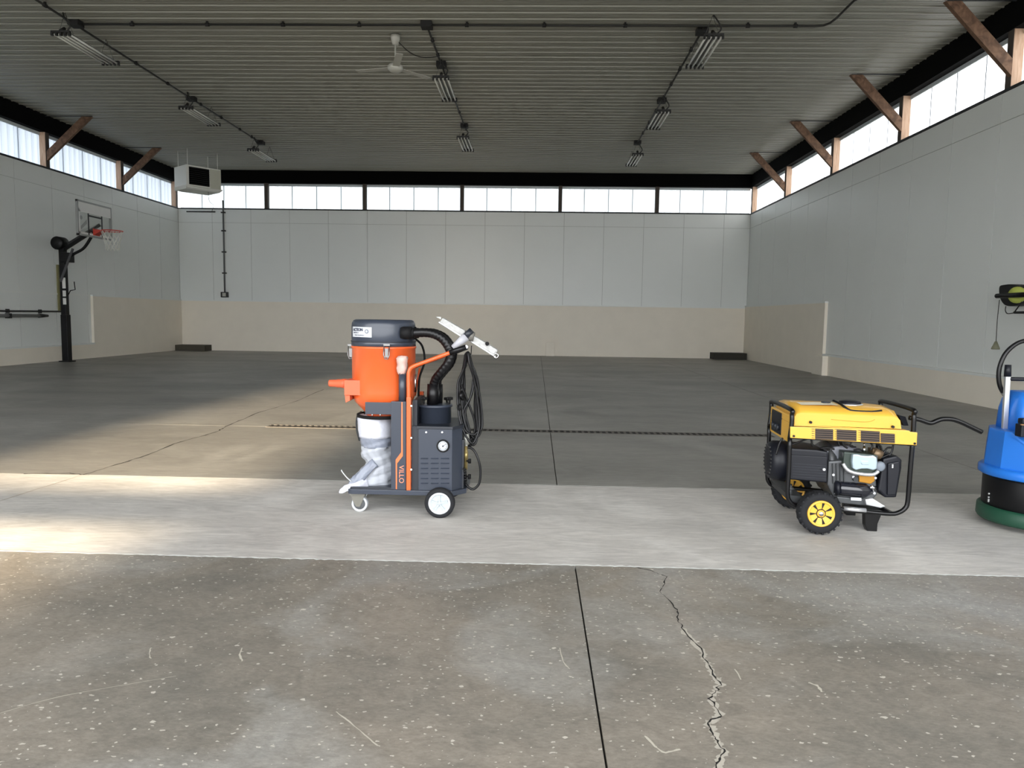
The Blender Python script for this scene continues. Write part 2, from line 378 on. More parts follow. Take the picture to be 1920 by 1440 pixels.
# strip windows
def pane_mesh(L, m):
    b = B(); pts = []; nr = max(2, round(L/.205)); w = L/nr
    for k in range(nr):
        pts += [(k*w, 0), (k*w+w*.30, 0), (k*w+w*.38, .022), (k*w+w*.62, .022), (k*w+w*.70, 0)]
    pts.append((L, 0))
    a = [b.bm.verts.new((x, -y, 0)) for x, y in pts]; c = [b.bm.verts.new((x, -y, ZC-ZS+.1)) for x, y in pts]
    for i in range(len(a)-1): b._f([a[i], a[i+1], c[i+1], c[i]])
    me = bpy.data.meshes.new('pane'); b.bm.to_mesh(me); b.bm.free(); me.materials.append(m); return me
wn = 0
meshes = {}
def window(origin, rot, L, m, key):
    global wn; wn += 1
    w = struct('window_%d' % wn, origin); w.rotation_euler = (0, 0, rot)
    n = 4; pl = L/n
    k = (key, round(L, 2))
    if k not in meshes: meshes[k] = pane_mesh(pl+.02, m)
    for i in range(n):
        o = bpy.data.objects.new('pane', meshes[k]); COL.objects.link(o); o.parent = w; o.location = (i*pl, .004*(i % 2), -.03)
    for i in range(1, n):
        b = B().box((i*pl-.007, -.03, 0), (i*pl+.007, -.024, ZB-ZS+.1)); me = bpy.data.meshes.new('lap_strip'); b.bm.to_mesh(me); b.bm.free(); me.materials.append(M_lap)
        o = bpy.data.objects.new('lap_strip', me); COL.objects.link(o); o.parent = w
    g = B().box((0, -.05, ZB-ZS-.075), (L, -.032, ZB-ZS+.06)); me = bpy.data.meshes.new('flashing'); g.bm.to_mesh(me); g.bm.free(); me.materials.append(M_flash)
    o = bpy.data.objects.new('flashing', me); COL.objects.link(o); o.parent = w
M_lap = mat('lap_seal', lin(95,110,125), .6); M_flash = mat('pale_flashing', lin(205,212,216), .6)
edges = [XL]+xs+[XR]
for a, c in zip(edges[:-1], edges[1:]): window((a, YB+PD+.03, ZS), 0, c-a, M_paneB, 'b')
for a, c in zip(ys[1:], ys[:-1]):
    window((XL-PD-.03, a, ZS), PI/2, c-a, M_paneL, 'l')
for a, c in zip(ys[1:], ys[:-1]):
    window((XR+PD+.03, c, ZS), -PI/2, c-a, M_paneR, 'r')
obj('soffit', B().box((XL-.8, YF-.5, ZC), (XR+.8, YF-.0, ZC+.02)), M_head, ceiling)
# outside: yard, and a rail added behind the camera to cast the shadow band
yard = obj('yard_ground', B().box((-70, -70, -.5), (70, 70, -.31)), mat('gravel', lin(150,145,135), .9, var=.2, vscale=3)); yard['kind'] = 'structure'
rail = struct('added_shadow_rail')
obj('shadow_rail_bar', B().box((-5.4, -2.4, 1.10), (-2.3, -2.33, 1.20)), M_trimk, rail)
for x in (-5.4, -2.37): obj('shadow_rail_post', B().box((x, -2.4, -.3), (x+.07, -2.33, 1.10)), M_trimk, rail)

# ================================================================ floor details
def ribbon(name, pts, w, m, z=.0012, jit=.4, parent=None, n=6):
    pts = spline([Vector((p[0], p[1], 0)) for p in pts], n); b = B(); prev = None
    for i, p in enumerate(pts):
        t = pts[min(i+1, len(pts)-1)]-pts[max(i-1, 0)]; t.z = 0; t.normalize(); nn = Vector((-t.y, t.x, 0))
        ww = w*(1+random.uniform(-jit, jit)); c = p+nn*random.uniform(-jit, jit)*w*.8
        a = b.bm.verts.new((c.x+nn.x*ww/2, c.y+nn.y*ww/2, z)); d = b.bm.verts.new((c.x-nn.x*ww/2, c.y-nn.y*ww/2, z))
        if prev: b._f([prev[0], prev[1], d, a])
        prev = (a, d)
    return obj(name, b, m, parent)
CR = [(.52,3.65),(.60,3.60),(.66,3.52),(.60,3.32),(.63,3.14),(.62,3.03),(.62,2.92),(.65,2.71),(.65,2.59),(.66,2.46),(.63,2.41),(.60,2.36),(.61,2.26),(.56,2.21),(.565,2.13),(.57,2.06),(.53,1.98),(.52,1.8)]
M_spall = mat('broken_concrete_edge', lin(178,172,160), .9, var=.15, vscale=60)
def jag(pts, amp, k=4):
    out = []
    for a, c in zip(pts[:-1], pts[1:]):
        for i in range(k): t = i/k; out.append((a[0]+(c[0]-a[0])*t+random.uniform(-amp, amp), a[1]+(c[1]-a[1])*t))
    return out+[pts[-1]]
ribbon('crack_edge', jag(CR[6:], .006), .022, M_spall, .0008, .4, floor, 3)
ribbon('crack', jag(CR, .006), .0045, M_joint, .0016, .8, floor, 2)
ribbon('crack', jag([(-3.9,5.44),(-3.6,5.5),(-3.45,5.46),(-3.40,6.07),(-3.43,6.87),(-3.36,7.68),(-3.42,8.0),(-3.5,9.2),(-3.45,10.5),(-3.55,12.2)], .012), .010, M_joint, .0012, .8, floor, 2)
ribbon('apron_joint', jag([(-3.52,3.7),(-3.5,4.6),(-3.46,5.44)], .004), .005, M_cond2, .0012, .5, floor, 2)
ribbon('apron_edge', jag([(XL,3.655),(-8,3.65),(-4,3.655),(-2.2,3.65),(-1.4,3.645),(-.6,3.65),(.2,3.655),(1,3.65),(1.8,3.652),(2.6,3.65),(XR,3.655)], .001, 40), .014, M_ledge, .0022, .5, floor, 1)
ribbon('apron_back_edge', jag([(-3.4,5.452),(-1,5.45),(.2,5.452),(1.5,5.45),(3.8,5.452)], .001, 20), .008, M_ledge, .0018, .6, floor, 1)
M_scr = mat('scratch', lin(190,184,170), .9)
def pxr(name, pts, w, m=None, z=.001, jit=.5): return ribbon(name, [(FL(a, c).x, FL(a, c).y) for a, c in pts], w, m or M_scr, z, jit, floor, 4)
pxr('scratch', [(630,1335),(665,1362),(700,1392),(712,1400)], .004)
pxr('scratch', [(455,1215),(450,1228),(455,1240)], .006)
pxr('scratch', [(283,1215),(280,1228),(283,1235)], .004)
pxr('scratch', [(1210,1380),(1228,1400),(1248,1411),(1275,1405)], .006)
pxr('scratch', [(1050,1215),(1056,1240),(1068,1255)], .004)
pxr('scratch', [(0,1338),(120,1305),(330,1268)], .003)
pxr('scratch', [(1516,1280),(1530,1285),(1542,1298)], .009)
pxr('scratch', [(1378,1255),(1390,1275)], .004)
# trench drain
dr = thing('trench_drain', 'long narrow dark slotted trench drain set across the grey floor behind the machines', 'drain', (-.2, 8.05, 0))
M_grate = mat('grate_iron', lin(84,79,72), .6)
b = B().box((-2.98, 8.0, .001), (2.62, 8.012, .005)).box((-2.98, 8.158, .001), (2.62, 8.17, .005)); obj('drain_frame', b, M_grate, dr)
obj('drain_channel', B().box((-2.98, 8.012, .0006), (2.62, 8.158, .0014)), M_joint, dr)
b = B(); x = -2.97
while x < 2.6: b.box((x, 8.012, .0014), (x+.026, 8.158, .005)); x += .066
o = obj('grate_bar', b, M_grate, dr); o['kind'] = 'stuff'

# curbs and small things along the walls
M_curb = mat('dark_curb', lin(74,70,60), .85, var=.1)
tag(obj('concrete_curb', B().box((XL+wk, 24.05, 0), (-10.95, YB-wk, .19)), M_curb, bevel=.008), 'low dark concrete curb in the back left corner of the hall', 'curb')
tag(obj('concrete_curb', B().box((5.78, 24.05, 0), (XR-wk-.02, YB-wk, .21)), mat('darker_curb', lin(52,50,44), .85, var=.1), bevel=.008), 'low blackish curb block in the back right corner of the hall', 'curb')
tag(obj('wall_block', B().box((.35, YB-wk-.16, 0), (.63, YB-wk, .46)), M_wain, bevel=.012), 'small upright cream concrete block against the middle of the back wall', 'block')

# ================================================================ knee braces
def brace(x0, z0, x1, z1, y):
    d = Vector((x1-x0, 0, z1-z0)); L = d.length; d.normalize(); n = Vector((-d.z, 0, d.x)); hw = .085
    a = Vector((x0, y-.04, z0)); c = Vector((x1, y-.04, z1)); 
    # lower end cut plumb against the post, upper end cut level at the ceiling
    def at_x(p, xx): return p+d*((xx-p.x)/d.x)
    def at_z(p, zz): return p+d*((zz-p.z)/d.z)
    return [at_x(a+n*hw, x0), at_x(a-n*hw, x0), at_z(c-n*hw, z1), at_z(c+n*hw, z1)]
def knee(x0, x1, y, label):
    x0 += .016 if x0 < 0 else -.016
    t = thing('knee_brace', label, 'brace', (x0, y, 4.95), 'slanting timber knee braces below the ceiling')
    obj('brace_board', B().prism(brace(x0, 5.02, x1, ZC-.045, y), (0, .08, 0)), M_brace, t, bevel=.004)
    obj('head_strip', B().box((min(x0, x1), y-.045, ZC-.045), (max(x0, x1)+(.14 if x0 < 0 else -.0), y-.02, ZC-.03)).box((min(x1, x1+.1 if x0 < 0 else x1-.1), y-.06, ZC-.05), (max(x1, x1+.1 if x0 < 0 else x1-.1), y+.05, ZC-.04)), M_trimk, t)
for (y, w) in ((11.45, 'nearest to the camera'), (14.72, 'second nearest to the camera'), (18.05, 'third from the camera'), (21.35, 'farthest, by the back right corner')):
    knee(XR, 6.02, y, 'brown timber knee brace high on the right wall, '+w)
for (y, w) in ((18.05, 'nearer one, above the pole of the hoop'), (21.35, 'farther one, beside the white heater')):
    knee(XL, -10.98, y, 'brown timber brace on the left wall, '+w)

# ================================================================ ceiling conduits, lights, fan, heater
M_cond = mat('conduit_steel', lin(40,40,38), .6)
M_box = mat('junction_box', lin(20,20,20), .7)
CZ = ZC-.055
def conduit(name, pts, r, label, straps, boxes=(), m=None, grp=None):
    t = thing(name, label, 'conduit', pts[0], grp)
    obj('pipe', B().tube(pts, r, 8), m or M_cond, t)
    for p, d in straps:
        p = Vector(p); d = Vector(d).normalized(); obj('strap', B().cyl(p-d*.03, p+d*.03, r*1.7, seg=8).bar(p+Vector((0,0,r)), p+Vector((0,0,.05)), .03, .03, up=(0,1,0)), M_box, t)
    for p in boxes: obj('junction_box', B().box((p[0]-.09, p[1]-.09, p[2]-.05), (p[0]+.09, p[1]+.09, ZC-.01)), M_box, t, bevel=.006)
    return t
cx = [(-7.62, 12.33, CZ), (4.35, 12.33, CZ), (4.48, 12.30, CZ), (4.55, 12.2, CZ), (4.57, 12.0, CZ), (4.57, 9.5, CZ)]
conduit('ceiling_conduit', cx, .018, 'dark conduit run straight across the ceiling, bending toward the camera at its right end', [((x, 12.33, CZ), (1, 0, 0)) for x in (-6.7, -5.45, -4.2, -2.95, -1.2, .05, 1.35, 3.3, 4.05)]+[((4.57, 11.3, CZ), (0, 1, 0))], [(-1.85, 12.33, CZ)])
conduit('ceiling_conduit', [(-7.66, 9.5, CZ), (-7.66, 20.6, CZ)], .018, 'dark conduit along the ceiling above the left row of lights', [((-7.66, y, CZ), (0, 1, 0)) for y in (11.0, 11.6, 14.2, 15.4, 16.9, 18.0, 19.1, 19.9)], [(-7.62, 12.3, CZ), (-7.66, 16.45, CZ), (-7.66, 20.55, CZ)])
conduit('ceiling_conduit', [(-1.85, 12.4, CZ), (-1.85, 19.0, CZ)], .018, 'dark conduit along the ceiling above the middle row of lights', [((-1.85, y, CZ), (0, 1, 0)) for y in (13.0, 13.7, 15.4, 16.5, 17.4)], [(-1.85, 14.2, CZ), (-1.85, 18.6, CZ)])
conduit('ceiling_conduit', [(2.62, 12.4, CZ), (2.62, 20.3, CZ)], .018, 'dark conduit along the ceiling above the right row of lights', [((2.62, y, CZ), (0, 1, 0)) for y in (13.4, 14.4, 15.3, 17.2, 18.2, 19.2)], [(2.62, 12.55, CZ), (2.62, 16.4, CZ), (2.62, 20.2, CZ)])
M_tube = mat('lamp_tube', lin(226,228,222), .35); M_sock = mat('lamp_socket', lin(30,30,30), .6); M_chan = mat('lamp_channel', lin(120,122,120), .5); M_wire = mat('hanger_wire', lin(92,92,90), .5, metal=.5)
LZ = 5.6
def fixture():
    t = thing('tube_light', 'x', 'light', (0, 0, LZ), 'unlit four-tube fluorescent lights hung below the ceiling')
    L = 1.42
    for i in range(4):
        x = -.12+.08*i
        obj('lamp_tube', B().cyl((x, .05, LZ), (x, L-.05, LZ), .016, seg=8), M_tube, t)
    for y in (0, L-.05):
        b = B().box((-.15, y, LZ+.015), (.15, y+.05, LZ+.045))
        for i in range(5): b.box((-.155+.07*i, y+.005, LZ-.03), (-.125+.07*i, y+.045, LZ+.02))
        obj('socket_bar', b, M_sock, t)
    b = B()
    for i in range(2): b.box((-.085+.1*i, .05, LZ+.03), (-.015+.1*i, L-.05, LZ+.055))
    obj('channel', b, M_chan, t)
    for y in (.15, L-.15):
        obj('hanger_wire', B().cyl((-.12, y, LZ+.04), (0, y, ZC-.03), .004, seg=5).cyl((.12, y, LZ+.04), (0, y, ZC-.03), .004, seg=5), M_wire, t)
    obj('power_cord', B().tube([(0, .1, ZC-.05), (.06, .05, ZC-.16), (.12, .08, LZ+.14), (.05, .08, LZ+.05)], .012, 6, smooth=5).cyl((.0, .02, LZ+.04), (.0, .12, LZ+.11), .03, seg=8), M_sock, t)
    return t
fx = None
for x, y, lb in ((-7.56, 11.78, 'unlit tube light hanging at the near end of the left row'), (-7.54, 15.9, 'unlit tube light in the middle of the left row'), (-7.62, 19.85, 'unlit tube light at the far end of the left row, by the heater'),
                 (-1.82, 13.86, 'unlit tube light of the middle row, beside the ceiling fan'), (-1.86, 18.35, 'unlit tube light at the far end of the middle row'),
                 (2.66, 11.83, 'unlit tube light hanging at the near end of the right row'), (2.60, 15.97, 'unlit tube light in the middle of the right row'), (2.62, 20.05, 'unlit tube light at the far end of the right row')):
    if fx is None: fx = fixture(); o = fx
    else: o = copy(fx)
    o.location = (x, y, LZ); o['label'] = lb
# ceiling fan
fc = Vector((-2.46, 12.85, ZC-.03)); mz = P(741, 128, 12.85).z
t = thing('ceiling_fan', 'pale ceiling fan hanging from a short rod beside the middle row of lights', 'fan', fc)
M_fan = mat('fan_white', lin(190,190,182), .5)
obj('canopy', B().lathe(fc, (0,0,-1), [(.0,0),(.085,0),(.075,.05),(.05,.15),(.0,.15)], 20), M_fan, t)
obj('down_rod', B().cyl(fc-Vector((0,0,.14)), (fc.x, fc.y, mz+.05), .014, seg=8), M_fan, t)
obj('motor', B().lathe((fc.x, fc.y, mz+.07), (0,0,-1), [(0,0),(.09,0),(.13,.04),(.13,.09),(.08,.13),(0,.14)], 24), M_fan, t)
for k in range(3):
    a = k*2*PI/3+2.9; d = Vector((math.cos(a), math.sin(a), 0))
    c = Vector((fc.x, fc.y, mz))
    bl = obj('blade', B().bar(c+d*.12, c+d*.72, .12, .008), M_fan, t, bevel=.003)
    obj('blade_iron', B().bar(c+d*.08+Vector((0,0,.008)), c+d*.24+Vector((0,0,.008)), .04, .006), M_chan, bl)
obj('cable', B().tube([fc+Vector((.05,0,-.1)), P(768,98,12.9), P(790,107,13.0), P(812,107,13.2), Vector((-1.86,13.75,CZ))], .008, 6, smooth=6), M_box, t)

# unit heater hung in the back left corner
hc = Vector((-10.05, 21.9, 0)); zt, zb = 5.50, 4.86
t = thing('unit_heater', 'white boxy unit heater with a black louvred grille hung in the back left corner', 'heater', (hc.x, hc.y, zb))
ang = math.radians(50); fn = Vector((math.sin(ang), -math.cos(ang), 0)); rn = Vector((math.cos(ang), math.sin(ang), 0))
M_heat = mat('heater_enamel', lin(232,232,224), .45)
def HB(r0, r1, f0, f1, z0, z1, b=None):
    b = b or B(); Mx = Matrix(((rn.x, fn.x, 0, hc.x), (rn.y, fn.y, 0, hc.y), (0, 0, 1, 0), (0, 0, 0, 1)))
    return b.box((r0, f0, z0), (r1, f1, z1), M=Mx)
def HP(r, f, z): return Vector((hc.x, hc.y, 0))+rn*r+fn*f+Vector((0, 0, z))
obj('casing', HB(-.52, .52, -.42, .36, zb, zt), M_heat, t, bevel=.012)
obj('grille_recess', HB(-.44, .16, .361, .365, zb+.09, zt-.05), M_head, t)
for k in range(9):
    z = zb+.12+k*.055
    obj('louver', B().prism([HP(-.44, .366, z), HP(-.44, .395, z-.012), HP(-.44, .395, z-.005), HP(-.44, .366, z+.007)], rn*.60), M_box, t)
obj('side_panel', HB(.19, .50, .361, .374, zb+.05, zt-.03), mat('heater_panel', lin(196,196,180), .5), t, bevel=.004)
obj('bottom_deflector', B().prism([HP(-.56, .40, zb+.05), HP(.56, .40, zb+.05), HP(.5, .30, zb-.03), HP(-.5, .30, zb-.03)], -fn*.75), M_heat, t)
for r, f in ((-.45, .3), (.45, .3), (-.45, -.3), (.45, -.3)): obj('hanger_rod', B().cyl(HP(r, f, zt-.01), HP(r, f, ZC-.03), .008, seg=6), M_heat, t)
obj('control_cord', B().tube([HP(.2, .2, zb-.02), HP(.2, .25, zb-.3), P(400, 385, 24.4), P(397, 398, 24.55)], .006, 5, smooth=5), M_trimk, t)

# conduits on the walls
conduit('wall_conduit', [(XL+.3, YB-.03, 4.62), (-10.75, YB-.03, 4.62)], .02, 'short grey conduit along the top of the back wall under the heater', [], (), M_cond)
t = thing('wall_conduit', 'vertical grey conduit running down the back wall to the outlet box', 'conduit', (-10.48, YB-.03, 1.95))
obj('pipe', B().tube([(-10.48, YB-.035, 5.0), (-10.48, YB-.035, 1.95)], .028, 8), mat('grey_pipe', lin(96,98,98), .5), t)
for z in (2.6, 3.3, 4.0, 4.6): obj('strap', B().box((-10.55, YB-.065, z-.02), (-10.41, YB-.001, z+.02)), M_cond, t)
t = thing('outlet_box', 'small dark outlet box with a pale cover at the foot of the back wall conduit', 'outlet', (-10.48, YB-.05, 1.88))
obj('box', B().box((-10.60, YB-.09, 1.79), (-10.36, YB-.001, 1.97)), M_cond, t, bevel=.008)
obj('cover', B().box((-10.54, YB-.10, 1.82), (-10.42, YB-.09, 1.94)), mat('cover_plate', lin(176,176,168), .4), t, bevel=.004)
t = thing('wall_conduit', 'thin dark conduit running along the left wall to the hoop pole', 'conduit', (XL+.04, 14, 1.24))
obj('pipe', B().cyl((XL+.04, 12, 1.22), (XL+.04, 18.3, 1.24), .020, seg=8), M_cond, t)
for y in (16.4, 17.5): obj('strap', B().box((XL, y-.02, 1.19), (XL+.07, y+.02, 1.28)), M_box, t)
t = thing('wall_pipe', 'thicker grey pipe with a capped end just below the conduit on the left wall', 'pipe', (XL+.06, 14, 1.12))
obj('pipe', B().cyl((XL+.07, 12, 1.12), (XL+.07, 17.45, 1.13), .038, seg=12), mat('grey_pipe2', lin(140,142,140), .4), t)
obj('end_cap', B().cyl((XL+.07, 17.4, 1.13), (XL+.07, 17.72, 1.13), .05, .03, seg=12), M_cond, t)
obj('clamp', B().box((XL, 16.36, 1.07), (XL+.12, 16.42, 1.18)), M_box, t)

# ================================================================ basketball hoop
M_blk = mat('black_paint', lin(7,7,9), .5, spec=.3); M_blk2 = mat('black_rubber', lin(10,10,12), .7, spec=.3)
py_, pxx = 17.9, -11.62
t = thing('basketball_hoop', 'black pole basketball hoop with clear backboard and red rim by left wall', 'hoop', (pxx, py_, 0))
def PY(a, c): return P(a, c, py_)
obj('base_plate', B().box((pxx-.14, py_-.12, 0), (pxx+.14, py_+.12, .025)), M_blk, t)
z1 = PY(122, 590).z; z2 = PY(119, 455).z
obj('lower_pole', B().box((pxx-.08, py_-.08, .02), (pxx+.08, py_+.08, z1)), M_blk, t, bevel=.012)
obj('upper_pole', B().box((pxx-.07, py_-.07, z1-.05), (pxx+.06, py_+.07, z2)), M_blk, t, bevel=.012)
obj('pole_head', B().lathe((pxx-.06, py_-.16, z2-.02), (0,1,0), [(0,0),(.14,0),(.16,.03),(.16,.27),(.14,.3),(0,.3)], 20), M_blk, t)
M_tag = mat('white_sticker', lin(206,206,202), .5)
for a, c in ((521, 541), (545, 556), (559, 571)): obj('sticker', B().box((pxx+.0, py_-.078, PY(126, c).z), (pxx+.08, py_-.0705, PY(126, a).z)), M_tag, t)
xb, yb0, yb1 = -10.8, 17.2, 18.6
zb0, zb1 = P(130, 440, 17.2).z, P(127, 373, 17.2).z
M_glass = mat('acrylic', lin(200,205,202), .15); 
gm = M_glass; gb = gm.node_tree.nodes['Principled BSDF']; gb.inputs['Transmission Weight'].default_value = .9; gb.inputs['IOR'].default_value = 1.1; gb.inputs['Alpha'].default_value = .35
bdm = thing  # board
brd = obj('backboard', B().box((xb-.01, yb0+.03, zb0+.03), (xb+.01, yb1-.03, zb1-.03)), M_glass, t, label='clear acrylic backboard')
M_fr = mat('board_frame', lin(150,152,150), .4, metal=.3); M_wh = mat('board_white', lin(232,232,230), .5)
obj('frame', B().box((xb-.03, yb0, zb0), (xb+.02, yb0+.04, zb1)).box((xb-.03, yb1-.04, zb0), (xb+.02, yb1, zb1)).box((xb-.03, yb0, zb0), (xb+.02, yb1, zb0+.04)).box((xb-.03, yb0, zb1-.04), (xb+.02, yb1, zb1)), M_fr, brd)
obj('white_band', B().box((xb+.011, yb0+.04, zb1-.27), (xb+.014, yb1-.04, zb1-.04)).box((xb+.011, yb0+.04, zb0+.04), (xb+.014, yb0+.09, zb1-.2)).box((xb+.011, yb0+.04, zb0+.04), (xb+.014, yb1-.04, zb0+.09)), M_wh, brd)
yc_ = (yb0+yb1)/2
b = B()
for a, c in ((yc_-.30, yc_-.25), (yc_+.25, yc_+.30)): b.box((xb+.011, a, zb0+.04), (xb+.015, c, zb1-.27))
b.box((xb+.011, yc_-.28, zb0+.48), (xb+.015, yc_+.28, zb0+.52)); b.box((xb+.011, yc_-.28, zb0+.12), (xb+.015, yc_+.28, zb0+.16))
obj('target_square', b, M_trimk, brd)
obj('board_mark', B().prism([(xb+.012, yb0+.12, zb0+.14), (xb+.012, yb0+.36, zb0+.30), (xb+.012, yb0+.36, zb0+.40), (xb+.012, yb0+.12, zb0+.22)], (.003, 0, 0)).cyl((xb+.012, yb0+.14, zb0+.42), (xb+.015, yb0+.14, zb0+.42), .05, seg=12), M_fr, brd)
rz = P(200, 433, py_).z; rc = Vector((xb+.42, yc_, rz))
M_red = mat('rim_red', lin(190,52,36), .45)
rim = obj('rim', B().tube([rc+Vector((math.cos(k*PI/16), math.sin(k*PI/16), 0))*.24 for k in range(32)], .012, 8, closed=True).prism([(xb+.02, yc_-.12, rz+.04), (xb+.02, yc_+.12, rz+.04), (xb+.02, yc_+.12, rz-.12), (xb+.02, yc_-.12, rz-.12)], (.03, 0, 0)).prism([(xb+.05, yc_-.11, rz+.01), (xb+.20, yc_-.09, rz+.01), (xb+.20, yc_-.09, rz-.01), (xb+.05, yc_-.11, rz-.10)], (0, .21, 0)), M_red, t)
b = B(); nn = 12; R_ = [(.24, 0), (.215, .1), (.19, .2), (.165, .3), (.15, .39), (.15, .47)]
for k in range(nn):
    for s_ in (1, -1):
        pts = [rc+Vector((math.cos((k+s_*.5*i)*2*PI/nn)*r, math.sin((k+s_*.5*i)*2*PI/nn)*r, -z)) for i, (r, z) in enumerate(R_)]
        b.tube(pts, .006, 5)
obj('net', b, mat('net_cord', lin(216,216,208), .8), rim)
obj('support_arm', B().tube([(pxx, py_-.03, z2-.55), (pxx+.25, py_-.03, z2-.3), (pxx+.55, py_-.03, z2-.12), (xb-.02, py_-.03, zb0+.12)], .035, 8, smooth=6), M_blk, t)
obj('support_arm', B().bar((pxx, py_-.03, z2-.2), (xb-.02, py_-.18, zb0+.1), .05, .07).bar((pxx, py_+.03, z2-.1), (xb-.02, py_+.25, zb0+.35), .05, .07), M_blk, t)
obj('support_arm', B().bar((pxx-.02, py_-.11, z2-.95), (pxx+.32, py_-.11, z2-.15), .03, .05), mat('dark_grey_paint', lin(70,70,72), .5), t)
obj('crank', B().tube([PY(128, 553), PY(132, 545), PY(141, 543), PY(139, 528)], .012, 6), M_blk, t)
obj('lift_bracket', B().box((pxx+.0, py_-.12, PY(126, 492).z), (pxx+.22, py_+.1, PY(126, 474).z)), M_blk, t, bevel=.01)
tag(obj('height_strip', B().box((XL+.001, 18.22, PX(112, 583, XL).z), (XL+.04, 18.40, PX(112, 497, XL).z)), mat('olive_strip', lin(122,118,78), .7)), 'narrow olive strip mounted on the left wall behind the hoop pole', 'strip')

# ================================================================ cord reel on the right wall
RXW = XR-.30
t = thing('cord_reel', 'black retractable cord reel with lime disc on a swing arm at the right wall', 'reel', (XR-.1, 10.6, 1.6))
rp = PX(1894, 553, RXW); ux = Vector((0, -1, 0))
def RW(a, c, dx=0): return PX(a, c, RXW+dx)
rc2 = PX(1893, 553, RXW+.0)
prof2 = [RW(1874, 537, .08), RW(1882, 534, .08), RW(1896, 533, .08), RW(1910, 536, .08), RW(1917, 546, .08), RW(1918, 556, .08), RW(1912, 568, .08), RW(1898, 574, .08), RW(1884, 572, .08), RW(1876, 562, .08), RW(1873, 550, .08)]
obj('housing', B().prism(spline([Vector(q) for q in prof2], 4, True), (.16, 0, 0)), M_blk, t, bevel=.008)
dc = PX(1907, 553, RXW+.045); 
obj('side_disc', B().lathe(dc, (-.85, -.53, 0), [(0, -.02), (.115, -.02), (.115, .010), (.04, .014), (0, .014)], 28), mat('lime_plastic', lin(176,186,88), .5), t)
obj('swing_arm', B().cyl(RW(1869, 555, -.02), RW(1869, 555, -.02)+Vector((0, -1.0, 0)), .034, seg=12), M_blk, t)
obj('swing_arm', B().cyl(RW(1902, 586, -.0), RW(1902, 586, 0)+Vector((0, -.7, 0)), .018, seg=10), M_blk, t)
obj('wall_bracket', B().box((RXW-.04, rc2.y-.95, 1.30), (XR-.013, rc2.y-.87, 1.9)), M_blk, t, bevel=.006)
obj('brace_rod', B().cyl(RW(1903, 584), RW(1916, 566), .008, seg=6), M_blk, t)
obj('cord_loop', B().tube([RW(1886, 574), RW(1885, 582), RW(1889, 588), RW(1900, 587)], .007, 6, smooth=5), M_cond, t)
obj('pull_cord', B().tube([RW(1874, 562), RW(1870, 600), RW(1867.5, 642)], .006, 6, smooth=4), M_cond, t)
pc = RW(1867.5, 640); obj('pull_plug', B().lathe(pc, (0, 0, -1), [(0, 0), (.014, 0), (.055, .10), (.055, .115), (0, .115)], 16), mat('olive_plug', lin(112,112,92), .7), t)

# ================================================================ dust extractor
M_or = mat('orange_enamel', lin(222,96,44), .28, coat=.3); M_or2 = mat('orange_plastic', lin(218,102,66), .5)
M_gr = mat('charcoal_enamel', lin(52,58,70), .34, coat=.15); M_grd = mat('dark_charcoal', lin(36,40,48), .4)
M_chr = mat('chrome', lin(200,200,200), .2, metal=1); M_alu = mat('brushed_aluminium', lin(205,206,208), .35, metal=.7)
M_hose = mat('hose_rubber', lin(10,10,13), .38, spec=.4); M_rub = mat('tyre_rubber', lin(30,31,34), .8, spec=.3)
M_whp = mat('white_plastic', lin(204,208,212), .45); M_navy = mat('navy_print', lin(40,46,72), .5)
YV = 4.75; YN = 4.53
def V(a, c, y=YV): return P(a, c, y)
vac = thing('dust_extractor', 'orange and charcoal wheeled dust extractor on the pale concrete strip, left of centre', 'vacuum', (V(760, 930).x, YV, 0))
def vlathe(b, cx, prof, y=YV, seg=48, **k):      # profile given as (half width px, row px)
    c = V(cx, prof[len(prof)//2][1], y); k1 = y*.000733
    return b.lathe((c.x, y, 0), (0, 0, 1), [(h*k1, V(cx, r, y).z) for h, r in prof], seg, **k)
# cart platform
pz1 = V(720, 918, YN).z; pz0 = V(720, 927, YN).z
xl, xr = V(653, 922, YN).x, V(872, 922, YN).x
b = B().prism([(xl, YN, pz0), (xl+.02, YN-.01, pz0), (xr-.08, YN-.01, pz0), (xr, YN+.08, pz0), (xr, 4.90, pz0), (xr-.08, 4.97, pz0), (xl, 4.97, pz0)], (0, 0, pz1-pz0))
obj('platform', b, M_gr, vac, bevel=.003)
b = B().box((xl+.005, YN+.01, pz1), (V(733,918,YN).x, YN+.02, pz1+.012)).box((xl+.004, YN+.01, pz1), (xl+.016, 4.95, pz1+.014)); obj('platform_lip', b, M_grd, vac)
